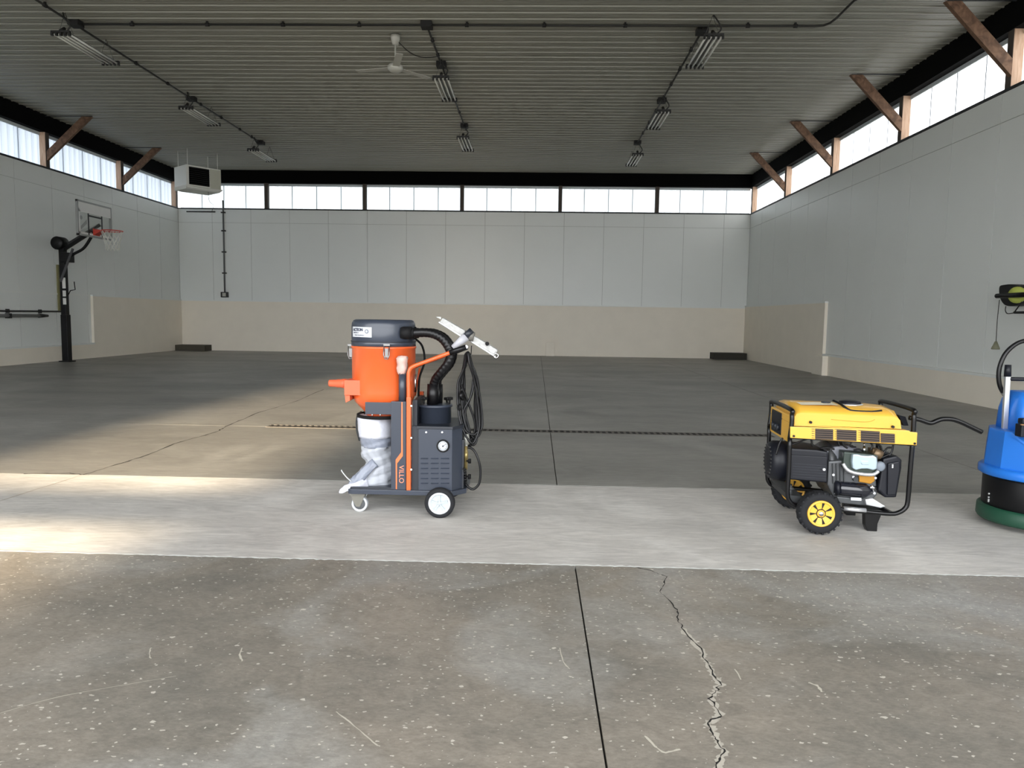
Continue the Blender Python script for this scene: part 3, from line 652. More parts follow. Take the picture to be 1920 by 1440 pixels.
# big rear wheels
def wheel(cx, cz, y0, y1, r, parent, yl):
    w = B(); yc = (y0+y1)/2
    w.lathe((cx, y0, cz), (0,1,0), [(r*.70, .002), (r*.74, 0), (r*.93, 0), (r, .012), (r, y1-y0-.012), (r*.93, y1-y0), (r*.70, y1-y0)], 40, cap=False)
    tyre = obj('tyre', w, M_rub, parent)
    rim = obj('wheel_rim', B().lathe((cx, y0-.004, cz), (0,1,0), [(0, .016), (r*.56, .016), (r*.58, .004), (r*.66, 0), (r*.73, .004), (r*.73, .03), (0, .03)], 40), M_whp, parent)
    hb = B()
    hb.lathe((cx, y0-.001, cz), (0,1,0), [(0,0), (r*.14,0), (r*.16,.008), (r*.16,.014), (0,.014)], 20)
    for k in range(5):
        a = PI/2+k*2*PI/5; d = Vector((math.cos(a), 0, math.sin(a))); c = Vector((cx, y0+.004, cz))
        hb.bar(c+d*r*.1, c+d*r*.55, .010, .012, up=(0,1,0))
        a2 = a+PI/5; d2 = Vector((math.cos(a2), 0, math.sin(a2)))
        hb.lathe(c+d2*r*.36+Vector((0,.003,0)), (0,1,0), [(r*.145, 0), (r*.17, -.003), (r*.19, 0), (r*.19, .01), (r*.145, .01)], 16, cap=False)
    hb.lathe((cx, y0+.006, cz), (0,1,0), [(r*.58,0),(r*.58,.003),(0,.003)], 30)
    obj('hub', hb, mat('hub_grey', lin(178,186,190), .5), parent)
wc = V(824, 942, 4.47); wr = .0945
wheel(wc.x, wr, 4.465, 4.515, wr, vac, 0); wheel(wc.x, wr, 4.985, 5.035, wr, vac, 0)
obj('axle', B().cyl((wc.x, 4.5, wr), (wc.x, 5.0, wr), .012), M_grd, vac)
# casters
def caster(px_, y):
    c = V(px_, 953, y); r = .051; z = r
    pt = thing
    cs = obj('caster_fork', B().prism([(c.x-.045, y-.035, pz0-.014), (c.x+.045, y-.035, pz0-.014), (c.x+.030, y-.035, z+.02), (c.x+.014, y-.035, z-.014), (c.x-.010, y-.035, z-.014), (c.x-.03, y-.035, z+.02)], (0, .006, 0)).prism([(c.x-.045, y+.03, pz0-.014), (c.x+.045, y+.03, pz0-.014), (c.x+.030, y+.03, z+.02), (c.x+.014, y+.03, z-.014), (c.x-.010, y+.03, z-.014), (c.x-.03, y+.03, z+.02)], (0, .006, 0)).box((c.x-.05, y-.045, pz0-.018), (c.x+.05, y+.045, pz0-.004)).cyl((c.x-.005, y, pz0-.04), (c.x-.005, y, pz0-.014), .03), mat('zinc_fork', lin(122,120,112), .45, metal=.5), vac)
    obj('caster_wheel', B().lathe((c.x+.008, y-.022, z), (0,1,0), [(0, .004), (r*.45, .004), (r*.5, .008), (r*.72, .008), (r*.74, 0), (r*.97, 0), (r, .006), (r, .038), (r*.95, .044), (0, .044)], 32), M_whp, cs)
    obj('wheel_disc', B().lathe((c.x+.008, y-.024, z), (0,1,0), [(r*.18, .002), (r*.7, .006), (r*.7, .012), (r*.18, .012)], 32), mat('grey_disc', lin(90,92,94), .5), cs)
caster(673, 4.60); caster(675, 4.93)
# mast panel with stripe and lettering
x0, x1 = V(733, 840, YN).x, V(761.2, 840, YN).x
mp = obj('mast_panel', B().box((x0, YN, pz1), (x1, YN+.09, V(745, 753, YN).z)), M_gr, vac, bevel=.003)
ST = [(752.6,754),(755,754),(755.3,848),(755.3,855),(744.5,869),(744.3,917),(742.0,917),(741.8,862),(752.2,848)]
stripe = [V(a, c, YN-.0015) for a, c in ST]
obj('stripe', B().prism(stripe, (0, .0014, 0)), mat('stripe_orange', lin(222,114,64), .45), mp)
tp = V(748.8, 872.5, YN-.0012); 
text('lettering', 'VILLO', .043, mat('letter_orange', lin(236,140,104), .5), (tp.x-.001, YN-.0005, tp.z), (0, 0, -1), (1, 0, 0), mp, depth=.0008)
# orange upright and handle tube
xo0, xo1 = V(762.2, 840, YN).x, V(770.3, 840, YN).x
obj('upright', B().box((xo0, YN-.006, pz1), (xo1, YN+.03, V(766, 745, YN).z)), M_or, vac, bevel=.003)
hy = YN+.012
obj('handle_tube', B().tube([V(766.5, 760, hy), V(766.3, 725, hy), V(766.2, 704, hy), V(768.5, 693, hy), V(776, 686.5, hy), V(800, 677.5, hy), V(846, 660.5, hy)], .0125, 12, smooth=6), M_or, vac)
obj('handle_tube', B().tube([V(770, 760, 4.93), V(770, 725, 4.93), V(770, 704, 4.93), V(773, 693, 4.93), V(780, 687, 4.93), V(803, 678, 4.93), V(848, 661.5, 4.93)], .0125, 12, smooth=6), M_or, vac)
obj('grip', B().cyl(V(843, 661.5, hy), V(874, 650.5, hy), .0165, seg=14), M_hose, vac)
obj('grip', B().cyl(V(845, 662.5, 4.93), V(876, 651, 4.93), .0165, seg=14), M_hose, vac)
obj('cross_bar', B().cyl(V(874, 650.5, hy), V(876, 651, 4.93), .011, seg=12), M_chr, vac)
for r in (766, 826, 885.5): obj('bolt', B().cyl(V(771.2, r-5, YN-.006), V(771.2, r-5, YN+.004), .0055, seg=10), M_chr, vac)
obj('upright', B().box((xo0+.02, 4.90, pz1), (xo1+.02, 4.94, V(766, 745, YN).z)), M_or, vac, bevel=.003)
# dark back channel between upright and housing
obj('back_channel', B().box((xo1+.002, YN+.02, pz1), (V(786, 850, YN).x, 4.92, V(775, 800, YN).z)), M_grd, vac)
obj('back_channel', B().box((xo1+.002, YN+.06, V(775, 801, YN).z), (V(779, 850, YN).x, 4.90, V(775, 752, YN).z)), M_grd, vac)
# telescopic tube with plastic-wrapped top
tt = obj('lift_tube', B().cyl(V(754.5, 756, 4.56), V(754.5, 697, 4.56), .0235, seg=20), M_gr, vac)
b = B(); cc = V(754.5, 684, 4.56)
rings = [(701,.024),(697,.028),(690,.034),(684,.030),(678,.036),(672,.038),(668,.030),(666.5,0.0)]
b.lathe((cc.x, 4.56, 0), (0,0,1), [(r, V(754.5, q, 4.56).z) for q, r in rings], 18)
for v in b.bm.verts: v.co += Vector((random.uniform(-.006,.006), random.uniform(-.006,.006), random.uniform(-.004,.004)))
obj('wrapped_grip', b, mat('pink_bubble_wrap', lin(206,174,164), .3, var=.12, vscale=50), vac, label='white and pink plastic wrapped tube end')
# collar carrying the drum
cz0, cz1 = V(708, 777, YN).z, V(708, 754.5, YN).z
for ya, yb_ in ((YN+.002, YN+.012), (4.95, 4.96)):
    obj('collar_plate', B().box((V(684.5, 766, YN).x, ya, cz0), (x0+.004, yb_, cz1)), M_gr, vac, bevel=.002)
obj('collar_ring', vlathe(B(), 717, [(44, 781), (47, 780.5), (47.5, 776), (47, 775), (44, 775)], seg=40, cap=False), M_blk2, vac)
for q in (698, 713): obj('collar_bolt', B().cyl(V(q, 779.5, YN), V(q, 776, YN), .005, seg=8), M_chr, vac)
# drum
obj('drum', vlathe(B(), 720, [(30, 781), (38, 768), (47, 759), (54, 751), (57.5, 742), (58.5, 732), (58.5, 653), (60, 652), (60, 648.5), (56, 648)]), M_or, vac)
lid = obj('lid', vlathe(B(), 719.5, [(58, 648.5), (59.2, 648), (59.2, 639.5), (58.6, 639), (58.6, 612), (57.8, 606), (55, 601), (51, 599.3), (0, 599)]), M_gr, vac)
obj('lid_band', vlathe(B(), 719.5, [(59.4, 640.8), (60, 640.5), (60, 638.8), (59.4, 638.5)], cap=False), M_grd, lid)
# curved sticker on the lid
def onlid(px_, row, r=59.2):
    c = V(719.5, row, YV); k1 = YV*.000733; R_ = r*k1
    # point on the lid surface facing the camera
    s = (px_-719.5)/r; a = math.asin(max(-1, min(1, s)))
    return Vector((c.x+R_*math.sin(a), YV-R_*math.cos(a), V(719.5, row, YV-R_*math.cos(a)).z))
b = B(); pr = None
for i in range(9):
    q = 669.5+i*(710-669.5)/8; sl_ = (q-669.5)*.02
    u = b.bm.verts.new(onlid(q, 613.3+sl_)); d = b.bm.verts.new(onlid(q, 632.3+sl_))
    if pr: b._f([pr[0], pr[1], d, u])
    pr = (u, d)
lab = obj('sticker', b, M_whp, lid)
def lidtext(s, size, px_, row, m, bold=0):
    a0 = onlid(px_, row, 60.2)
    cu = bpy.data.curves.new('print', 'FONT'); cu.body = s; cu.size = size; cu.offset = bold; cu.extrude = .0003
    to = bpy.data.objects.new('print', cu); COL.objects.link(to); dg = bpy.context.evaluated_depsgraph_get(); dg.update()
    me = bpy.data.meshes.new_from_object(to.evaluated_get(dg)); bpy.data.objects.remove(to)
    c = V(719.5, row, YV); R_ = 59.9*YV*.000733; ang0 = math.asin((a0.x-c.x)/(60.2*YV*.000733))
    for v in me.vertices:
        x, y_, z_ = v.co; a = ang0+x/R_; rr = R_+z_
        v.co = Vector((c.x+rr*math.sin(a), YV-rr*math.cos(a), a0.z+y_))
    me.transform(Matrix.Translation(-total(lab))); me.materials.clear(); me.materials.append(m)
    o = bpy.data.objects.new('print', me); COL.objects.link(o); o.parent = lid; return o
lidtext('ACTION', .0255, 671.2, 621, M_navy, .0009)
lidtext('PAINTING &', .0105, 671.6, 625.3, M_navy)
lidtext('SPORT EQUIPMENT', .0105, 675, 630.0, mat('grey_print', lin(104,112,128), .5))
rcn = onlid(701, 621.8, 60.3)+Vector((0, -.008, 0))
obj('ring_mark', B().tube([rcn+Vector((math.cos(k*PI/8)*.0085, math.cos(k*PI/8)*.004, math.sin(k*PI/8)*.0105)) for k in range(16)], .0022, 5, closed=True), MATS['grey_print'], lid)
# latches
def latch(p, r=.0):
    b = B().tube([p+Vector((-.016, 0, .03)), p+Vector((-.018, -.008, -.035)), p+Vector((-.008, -.012, -.06)), p+Vector((.008, -.012, -.06)), p+Vector((.018, -.008, -.035)), p+Vector((.016, 0, .03))], .0035, 6)
    b.box(p-Vector((.010, .006, .05)), p+Vector((.010, .002, .005)))
    b.box(p+Vector((-.02, -.004, .022)), p+Vector((.02, .004, .034)))
    obj('latch', b, mat('latch_steel', lin(128,128,128), .3, metal=.8), vac)
latch(onlid(737, 655, 60.6)+Vector((0, -.003, 0))); latch(Vector((V(659, 655).x-.004, YV, V(659, 655).z)))
# inlet box, foot and stepped nozzle
obj('inlet_box', B().box((V(646.5, 727, 4.60).x, 4.585, V(670, 741, 4.60).z), (V(697.5, 727, 4.60).x, 4.74, V(670, 712.8, 4.60).z)), M_or2, vac, bevel=.003)
obj('inlet_foot', B().prism([V(646.5, 741, 4.6), V(656, 741, 4.6), V(656, 751, 4.6), V(648, 755, 4.6)], (0, .10, 0)), M_or2, vac)
n0 = V(647, 719, 4.66)
obj('inlet_nozzle', B().lathe(n0, (-1, 0, 0), [(0,-.01), (.030,-.01), (.030,.018), (.027,.02), (.027,.05), (.0245,.052), (.0225,.100), (.019,.104), (.019,.094), (.0, .094)], 24), M_or2, vac)
# lid outlet elbow and hoses
for dy, dx in ((0, 0), (.12, 8)):
    y_ = 4.62+dy
    obj('outlet_collar', B().cyl(V(752+dx, 624, y_), V(772+dx, 624.5, y_), .040, .040, seg=24).cyl(V(770+dx, 624.5, y_), V(777+dx, 624.5, y_), .034, .033, seg=24), M_blk2, vac)
    path = [V(774+dx, 624.5, y_), V(795+dx, 623.5, y_), V(812+dx*.8, 626, y_), V(828+dx*.7, 634, y_), V(840+dx*.6, 649, y_), V(845+dx*.5, 664, y_), V(840+dx*.5, 681, y_), V(828+dx*.4, 697, y_+.02), V(817+dx*.5, 711, y_+.05), V(812+dx, 726, y_+.07)]
    ln = 150
    obj('hose', B().tube(path, lambda t: .0285+.0007*math.sin(t*ln), 14, smooth=24), M_hose, vac)
    obj('hose_cuff', B().cyl(V(812+dx, 720, y_+.07), V(811+dx, 758, y_+.07), .037, .038, seg=24), M_hose, vac)
obj('small_hose', B().tube([V(777, 634, 4.80), V(790, 646, 4.82), V(795.5, 664, 4.84), V(795, 683, 4.84), V(787, 706, 4.84), V(785, 730, 4.84), V(785, 756, 4.84)], .007, 8, smooth=6), M_blk2, vac)
obj('rear_stay', B().cyl(V(787, 690, 4.88), V(778, 742, 4.88), .007, seg=8), M_or, vac)
obj('rear_stay', B().cyl(V(779, 702, 4.7), V(778, 735, 4.7), .008, seg=8), M_chr, vac)
# secondary filter pot
obj('filter_pot', vlathe(B(), 815, [(31, 808), (31, 762), (33.5, 761.5), (33.5, 757.5), (30, 757), (0, 756.5)], y=4.74), M_gr, vac)
for q, yy in ((795, 4.60), (843, 4.66), (786, 4.8), (838, 4.86)):
    p = V(q, 757, yy)
    kb = B().cyl(p, p+Vector((0,0,.03)), .006, seg=8).cyl(p+Vector((0,0,.022)), p+Vector((0,0,.038)), .010, seg=10)
    for k in range(5): a = k*2*PI/5; kb.cyl(p+Vector((math.cos(a)*.014, math.sin(a)*.014, .026)), p+Vector((math.cos(a)*.014, math.sin(a)*.014, .042)), .008, seg=8)
    obj('star_knob', kb, M_blk2, vac)
# motor housing
hx0, hx1, hx2 = V(784.5, 860, YN).x, V(847.5, 860, YN).x, V(866, 860, 4.62).x
hz1 = V(815, 805, YN).z
hou = obj('motor_housing', B().prism([(hx0, YN, pz1), (hx1, YN, pz1), (hx2, YN+.09, pz1), (hx2, 4.86, pz1), (hx1, 4.95, pz1), (hx0, 4.95, pz1)], (0, 0, hz1-pz1)), M_gr, vac, bevel=.003)
obj('housing_lid', B().prism([(hx0-.01, YN-.006, hz1), (hx1+.004, YN-.006, hz1), (hx2+.008, YN+.085, hz1), (hx2+.008, 4.865, hz1), (hx1, 4.956, hz1), (hx0-.01, 4.956, hz1)], (0, 0, .018)), M_grd, vac, bevel=.003)
for q in (799, 829): obj('screw', B().cyl(V(q, 810.5, YN-.004), V(q, 810.5, YN+.002), .0055, seg=10), M_chr, hou)
for r in (860.5, 869.5, 879, 888.5, 898, 907):
    for a, c in ((789, 803), (808, 822.5), (826.5, 842.5)):
        p0, p1 = V(a, r, YN), V(c, r, YN)
        obj('louver', B().prism([p0+Vector((0,0,.006)), p0+Vector((0,-.007,.001)), p0+Vector((0,-.007,-.001)), p0+Vector((0,0,-.001))], p1-p0), M_gr, hou)
gp = V(831, 835.8, YN)
ga = obj('pressure_gauge', B().lathe(gp, (0,-1,0), [(0,0),(.040,0),(.040,.012),(.033,.016),(.033,.010),(0,.010)], 32), M_blk, vac)
obj('gauge_face', B().lathe(gp+Vector((0,-.0105,0)), (0,-1,0), [(.031,0),(.031,.001),(0,.001)], 32), M_whp, ga)
b = B()
for k in range(13):
    a = math.radians(-40+k*260/12); d = Vector((math.cos(a), 0, math.sin(a))); c = gp+Vector((0,-.0118,0)); b.bar(c+d*.021, c+d*.027, .0022, .0006, up=(0,1,0))
c = gp+Vector((0,-.0125,0)); b.bar(c+Vector((-.006,0,-.004)), c+Vector((.018,0,.012)), .003, .0008, up=(0,1,0)); b.lathe(c, (0,-1,0), [(0,0),(.005,0),(.005,.002),(0,.002)], 12)
obj('gauge_print', b, mat('gauge_black', lin(50,50,60), .5), ga)
# rear fittings
fx_ = hx2+.010
def fz(r): return V(868, r, 4.68).z
obj('valve_body', B().cyl((fx_+.012, 4.68, fz(833)), (fx_+.012, 4.68, fz(813)), .019, seg=16).cyl((fx_+.012, 4.68, fz(836)), (fx_+.012, 4.68, fz(832)), .012, seg=12), mat('silver_fitting', lin(190,190,182), .35, metal=.6), vac)
obj('brass_pipe', B().cyl((fx_+.010, 4.68, fz(880)), (fx_+.010, 4.68, fz(836)), .011, seg=12).cyl((fx_+.010, 4.68, fz(862)), (fx_+.010, 4.68, fz(846)), .014, seg=6), mat('brass', lin(170,150,98), .35, metal=.6), vac)
for r in (863, 892): obj('valve_knob', B().cyl((fx_+.015, 4.66, fz(r)), (fx_+.045, 4.66, fz(r)), .006, seg=8).cyl((fx_+.036, 4.66, fz(r+4)), (fx_+.036, 4.66, fz(r-4)), .010, seg=8), M_blk2, vac)
b = B()
for i in range(7): z = fz(874+i*6); b.tube([(fx_, 4.60+.02*i, z), (fx_+.014, 4.62+.015*i, z-.008), (fx_+.006, 4.70, z-.02)], .006, 6, smooth=3)
obj('wiring', b, M_hose, vac)
obj('socket_plate', B().box((hx2, 4.62, fz(915)), (hx2+.012, 4.84, fz(822))), M_grd, vac, bevel=.003)
obj('lead', B().tube([(fx_+.02, 4.68, fz(839)), V(880, 839, 4.68), V(889, 845, 4.67), V(897, 862, 4.66), V(901, 885, 4.66), V(898, 907, 4.66), V(888, 917, 4.66), V(879, 914, 4.66), V(873, 907, 4.67)], .008, 8, smooth=7), M_hose, vac)
# hung power cable
b = B(); rnd = random.Random(3)
hook = V(876, 652, 4.74)
loops = [(858.5, 900.5, 830, 0), (861.5, 906, 815, 1), (866, 897, 833, 0), (860, 892, 826, 2), (868, 904, 822, 1), (864, 888, 836, 2), (871, 894, 829, 0)]
for i, (xa, xc, bt, sk) in enumerate(loops):
    y_ = 4.68+.016*i; xm = (xa+xc)/2; tp_ = 660+rnd.uniform(0, 3); tx = 876+rnd.uniform(-2.5, 2.5)
    pts = [(tx, tp_), (tx-6-rnd.uniform(0, 2), tp_+30), (xa, 720), (xa+1, 770), (xa+9, 805), (xm+3, bt), (xm+12, bt-6), (xc-2, 800), (xc-4, 760), (xm+9, 710), (tx+4, tp_+22)] if sk != 2 else \
          [(tx, tp_), (tx+7, tp_+24), (xc, 705), (xm+6, 745), (xa+8, 775), (xa+14, 812), (xm+4, bt), (xm+12, bt-12), (xm+14, 790), (xm-2, 745), (xa+2, 712), (tx-5, tp_+24)]
    b.tube([V(q, r, y_+.02*math.sin(j)) for j, (q, r) in enumerate(pts)], .0075, 8, closed=True, smooth=5)
b.tube([V(866, 735, 4.69), V(864, 742, 4.66), V(868, 748, 4.69)], .012, 8, smooth=3)
obj('power_cable', b, M_hose, vac)
obj('cable_tie', B().cyl(V(870, 738, 4.68), V(861, 742, 4.67), .008, seg=8).tube([V(862, 758, 4.68), V(858, 763, 4.66), V(860, 768, 4.66), V(866, 765, 4.67)], .006, 6, smooth=3).tube([V(884, 648, 4.72), V(883, 665, 4.72)], .003, 5), M_blk2, vac)
# dust bag
def plastic(name, col, al):
    m = mat(name, col, .28, var=.06, vscale=20, bump=.6, bscale=22); bs = m.node_tree.nodes['Principled BSDF']
    bs.inputs['Alpha'].default_value = al; bs.inputs['Subsurface Weight'].default_value = .2; bs.inputs['Subsurface Radius'].default_value = (.02, .02, .02); return m
M_bag = plastic('clear_bag_plastic', lin(186,190,198), .86); M_bagw = plastic('white_bag_sleeve', lin(208,210,220), .97); M_bagg = plastic('grey_bag_band', lin(140,146,160), .92)
def bagrings(name, rows, m, amp, seed, fold=6, y=4.74):
    r_ = random.Random(seed); b = B(); rings = []; seg = 56
    ph = [r_.uniform(0, 6.28) for _ in range(8)]
    full = []
    for (a, c) in zip(rows[:-1], rows[1:]):
        n = 4
        for i in range(n): t = i/n; full.append(tuple(a[j]+(c[j]-a[j])*t for j in range(4)))
    full.append(rows[-1])
    for row, cx_, hw, dp in full:
        z = V(cx_, row, y).z; x = V(cx_, row, y).x; ring = []
        for k in range(seg):
            th = 2*PI*k/seg
            w = 1+amp*(math.sin(fold*th+ph[0]+row*.05)*.5+math.sin(fold*2.3*th+ph[1]-row*.13)*.35+math.sin(row*.33+3*th+ph[2])*.5+math.sin(row*.7+5*th+ph[3])*.3)
            ring.append(b.bm.verts.new((x+hw*y*.000733*w*math.cos(th), y+dp*w*math.sin(th), z)))
        rings.append(ring)
    for A, C_ in zip(rings[:-1], rings[1:]):
        for k in range(seg): b._f([A[k], A[(k+1) % seg], C_[(k+1) % seg], C_[k]], True)
    b._f(rings[0], False); b._f(rings[-1][::-1], False)
    return obj(name, b, m, vac)
bagrings('bag_sleeve', [(778, 704, 33, .115), (786, 704, 33.5, .118), (800, 705, 33.5, .118), (818, 706, 32.5, .116)], M_bagw, .012, 4, 3)
bagrings('bag_band', [(817, 706, 31.5, .113), (826, 707, 31, .112), (836, 708, 29.5, .108)], M_bagg, .04, 9, 7)
bagrings('dust_bag', [(834, 708, 30, .108), (846, 708, 31, .10), (856, 710, 30, .095), (866, 714, 26, .09), (873, 712, 28, .09), (882, 707, 33, .10), (892, 703, 37, .11), (902, 698, 42, .12), (910, 695, 43, .12), (915, 694, 40, .11), (917.2, 694, 26, .09)], M_bag, .065, 5, 5)
obj('bag_strap', B().tube([V(671, 776, 4.72), V(668.5, 790, 4.70), V(669, 806, 4.70), V(672, 818, 4.70), V(674, 826, 4.71)], .006, 6, smooth=4), M_trimk, vac)
obj('bag_clip', B().box(V(674, 777, 4.64), V(678, 771, 4.68)).box(V(682, 777, 4.64), V(685, 773, 4.68)), M_blk2, vac)
def crumple(name, pts, ws, m, seed, flat=.35):
    r_ = random.Random(seed); pts = spline([Vector(p) for p in pts], 5); b = B(); rings = []; n = len(pts)
    for i, p in enumerate(pts):
        t = (pts[min(i+1, n-1)]-pts[max(i-1, 0)]).normalized(); u = Vector((0,1,0)).cross(t).normalized(); f = i/(n-1)*(len(ws)-1); k = min(int(f), len(ws)-2); w = ws[k]+(ws[k+1]-ws[k])*(f-k)
        rings.append([b.bm.verts.new(p+u*math.cos(a)*w*(1+.22*math.sin(3*a+i*.5)+r_.uniform(-.08, .08))+Vector((0,1,0))*math.sin(a)*w*flat*(1+.4*math.sin(5*a+i*.7))) for a in [2*PI*q/18 for q in range(18)]])
    for A, C_ in zip(rings[:-1], rings[1:]):
        for q in range(18): b._f([A[q], A[(q+1) % 18], C_[(q+1) % 18], C_[q]], True)
    b._f(rings[0][::-1]); b._f(rings[-1]); return obj(name, b, m, vac)
crumple('bag_tail', [V(704, 868, 4.64), V(692, 878, 4.62), V(676, 892, 4.60), V(663, 905, 4.58), V(655, 911, 4.57)], [.03, .026, .030, .028, .010], M_bagg, 3)
crumple('bag_tail', [V(690, 905, 4.62), V(676, 910, 4.58), V(662, 912, 4.555), V(650, 916, 4.54), V(640, 921, 4.54), V(636, 924, 4.54)], [.035, .030, .024, .020, .014, .003], M_bagw, 8)
obj('tie_string', B().tube([V(659, 903, 4.56), V(650, 895, 4.55), V(642, 885, 4.55), V(640, 881, 4.55)], .0035, 6, smooth=3), M_whp, vac)

# floor tool laid across the handle
ft = thing('floor_tool', 'silver double-ended floor nozzle in clear wrap lying across the extractor handle', 'nozzle', V(879, 645, 4.66))
ty = 4.66
def slab3(name, a, c, w, dep, m, bev=.004, parent=None):
    return obj(name, B().bar(V(a[0], a[1], ty), V(c[0], c[1], ty), dep, w, up=(0, 0, 1)), m, parent or ft, bevel=bev)
M_wrap = mat('silver_wrap', lin(176,176,174), .35, var=.25, vscale=45, bump=.5, bscale=50)
slab3('nozzle_bar', (827, 601), (872, 627), .046, .06, M_wrap, .012); slab3('nozzle_bar', (884, 634), (931, 662), .046, .06, M_wrap, .012)
slab3('blade_rail', (824, 604), (868, 632), .008, .07, M_alu, .002); slab3('blade_rail', (886, 641), (930, 669), .008, .07, M_alu, .002)
obj('pivot', B().cyl(V(871, 628, ty-.03), V(889, 632, ty-.03), .030, seg=20), mat('pivot_grey', lin(120,118,112), .35, metal=.3), ft)
obj('pivot_band', B().cyl(V(874, 622, ty-.035), V(882, 630, ty-.035), .034, seg=20), M_grd, ft)
obj('wand_neck', B().cyl(V(849, 652, ty-.05), V(874, 631, ty-.04), .017, .029, seg=20), mat('pale_wrap', lin(180,180,186), .3, var=.1, vscale=30), ft)
obj('roller', B().cyl(V(913.5, 644.5, ty-.045), V(913.5, 644.5, ty-.03), .013, seg=14), M_blk2, ft)
obj('end_wheel', B().tube([V(930+math.cos(k*PI/8)*4.2, 667+math.sin(k*PI/8)*4.2, ty-.035) for k in range(16)], .004, 6, closed=True), M_chr, ft)
obj('end_flap', B().prism([V(817, 594, ty), V(827, 594, ty), V(827, 599, ty)], (0, .01, 0)), M_wrap, ft)

# ================================================================ generator
GA = math.radians(4); GN = Vector((math.sin(GA), math.cos(GA), 0)); GX = Vector((math.cos(GA), -math.sin(GA), 0)); G0 = Vector((1.69, 4.38, 0))
def G(a, c, d=0):
    r = ray(a, c); t = ((G0-EYE).dot(GN)+d)/r.dot(GN); return EYE+r*t
gen = thing('portable_generator', 'yellow and black open-frame portable generator on two wheels, right of centre', 'generator', (G(1580, 950).x, 4.6, 0))
M_y = mat('yellow_enamel', lin(228,176,66), .3, coat=.3); M_k = mat('black_frame_paint', lin(5,5,7), .3, spec=.4); M_bp = mat('black_plastic', lin(18,20,28), .45, spec=.35)
M_cast = mat('cast_aluminium', lin(78,80,82), .45, metal=.4, var=.15, vscale=20); M_cas2 = mat('dark_casting', lin(52,54,56), .5, metal=.3)
DD = .50; tr = .0135
def sub(a, d): return G(a[0], a[1])+GN*d
# near and far side frames share their shape; the far one is the near one moved along the depth
nl = [(1481, 820), (1479, 880), (1476.5, 925), (1479.5, 938), (1487, 945.5), (1500, 949), (1560, 953.5), (1620, 959), (1668, 963.5), (1685, 961), (1697, 953), (1702, 940), (1706, 890), (1712, 820)]
top_l = [(1481, 820), (1484.5, 795), (1484, 778), (1481, 771), (1475, 767.5)]
top_r = [(1712, 820), (1713, 795), (1712.5, 785), (1709, 778.5), (1702, 775)]
for d in (0, DD):
    obj('frame_tube', B().tube([sub(q, d) for q in nl], tr, 12, smooth=3), M_k, gen)
for top in (top_l, top_r):
    pts = [sub(q, 0) for q in top]; e = pts[-1]
    fl_ = [q+GN*DD for q in pts]
    # arch over from near to far: bend starts inward
    near = [pts[0], pts[1], pts[1]+Vector((0,0,.055))+GN*.004, pts[1]+Vector((0,0,.082))+GN*.03]
    far = [q+GN*DD for q in (pts[0], pts[1])]
    far = [far[0], far[1], far[1]+Vector((0,0,.055))-GN*.004, far[1]+Vector((0,0,.082))-GN*.03]
    b = B().tube(near+far[::-1], tr, 12, smooth=5); obj('frame_arch', b, M_k, gen)
obj('rail_sleeve', B().tube([sub((1581, 953.5), -.001), sub((1623, 957.4), -.001)], tr+.001, 12), M_alu, gen, label='bare silver stretch of the lower rail')
for q in ((1500, 949), (1668, 963.5)): obj('cross_tube', B().cyl(sub(q, 0), sub(q, DD), tr*.9, seg=10), M_k, gen)
# yellow side panels with vent grilles
def gquad(name, pts, d0, th, m, parent=gen, bev=0): return obj(name, B().prism([G(a, c, 0)+GN*d0 for a, c in pts], GN*th), m, parent, bevel=bev)
for d0 in (-.02, DD+.005):
    sp = gquad('side_panel', [(1480, 799), (1703, 806.5), (1703, 808.5), (1717.5, 810), (1716, 834), (1480, 820)], d0, .012, M_y, bev=.003)
    obj('panel_hem', B().tube([G(1480, 820.5)+GN*(d0+.006), G(1716, 834.5)+GN*(d0+.006)], .004, 6), M_k, sp)
    if d0 < 0:
        for (a, c, t0, b0, t1, b1) in ((1526.5, 1560, 802.5, 822.5, 804, 824), (1566.5, 1603.5, 804, 824.2, 806, 826.2), (1611.5, 1647, 806, 826.8, 808, 828.8), (1648.5, 1675, 811, 828.8, 812.5, 830)):
            obj('vent_opening', B().prism([G(a, t0)+GN*(d0-.001), G(c, t1)+GN*(d0-.001), G(c, b1)+GN*(d0-.001), G(a, b0)+GN*(d0-.001)], GN*.0012), mat('vent_dark', lin(38,30,28), .7), sp)
            for k in range(5):
                f = (k+.5)/5; obj('vent_slat', B().bar(G(a, t0+(b0-t0)*f)+GN*(d0-.003), G(c, t1+(b1-t1)*f)+GN*(d0-.003), .005, .0032), mat('slat_bronze', lin(96,80,64), .5), sp)
        for (a, c) in ((1520, 803), (1607, 806), (1562.5, 804)):
            b = B()
            for k in range(5): b.bar(G(a, c+k*4.2)+GN*(d0-.002), G(a+5, c+.3+k*4.2)+GN*(d0-.002), .004, .0025)
            obj('vent_comb', b, MATS['slat_bronze'], sp)
        for q in ((1486.5, 816.5), (1712, 830.5)): obj('screw', B().cyl(G(*q)+GN*(d0-.005), G(*q)+GN*d0, .007, seg=10), M_k, sp)
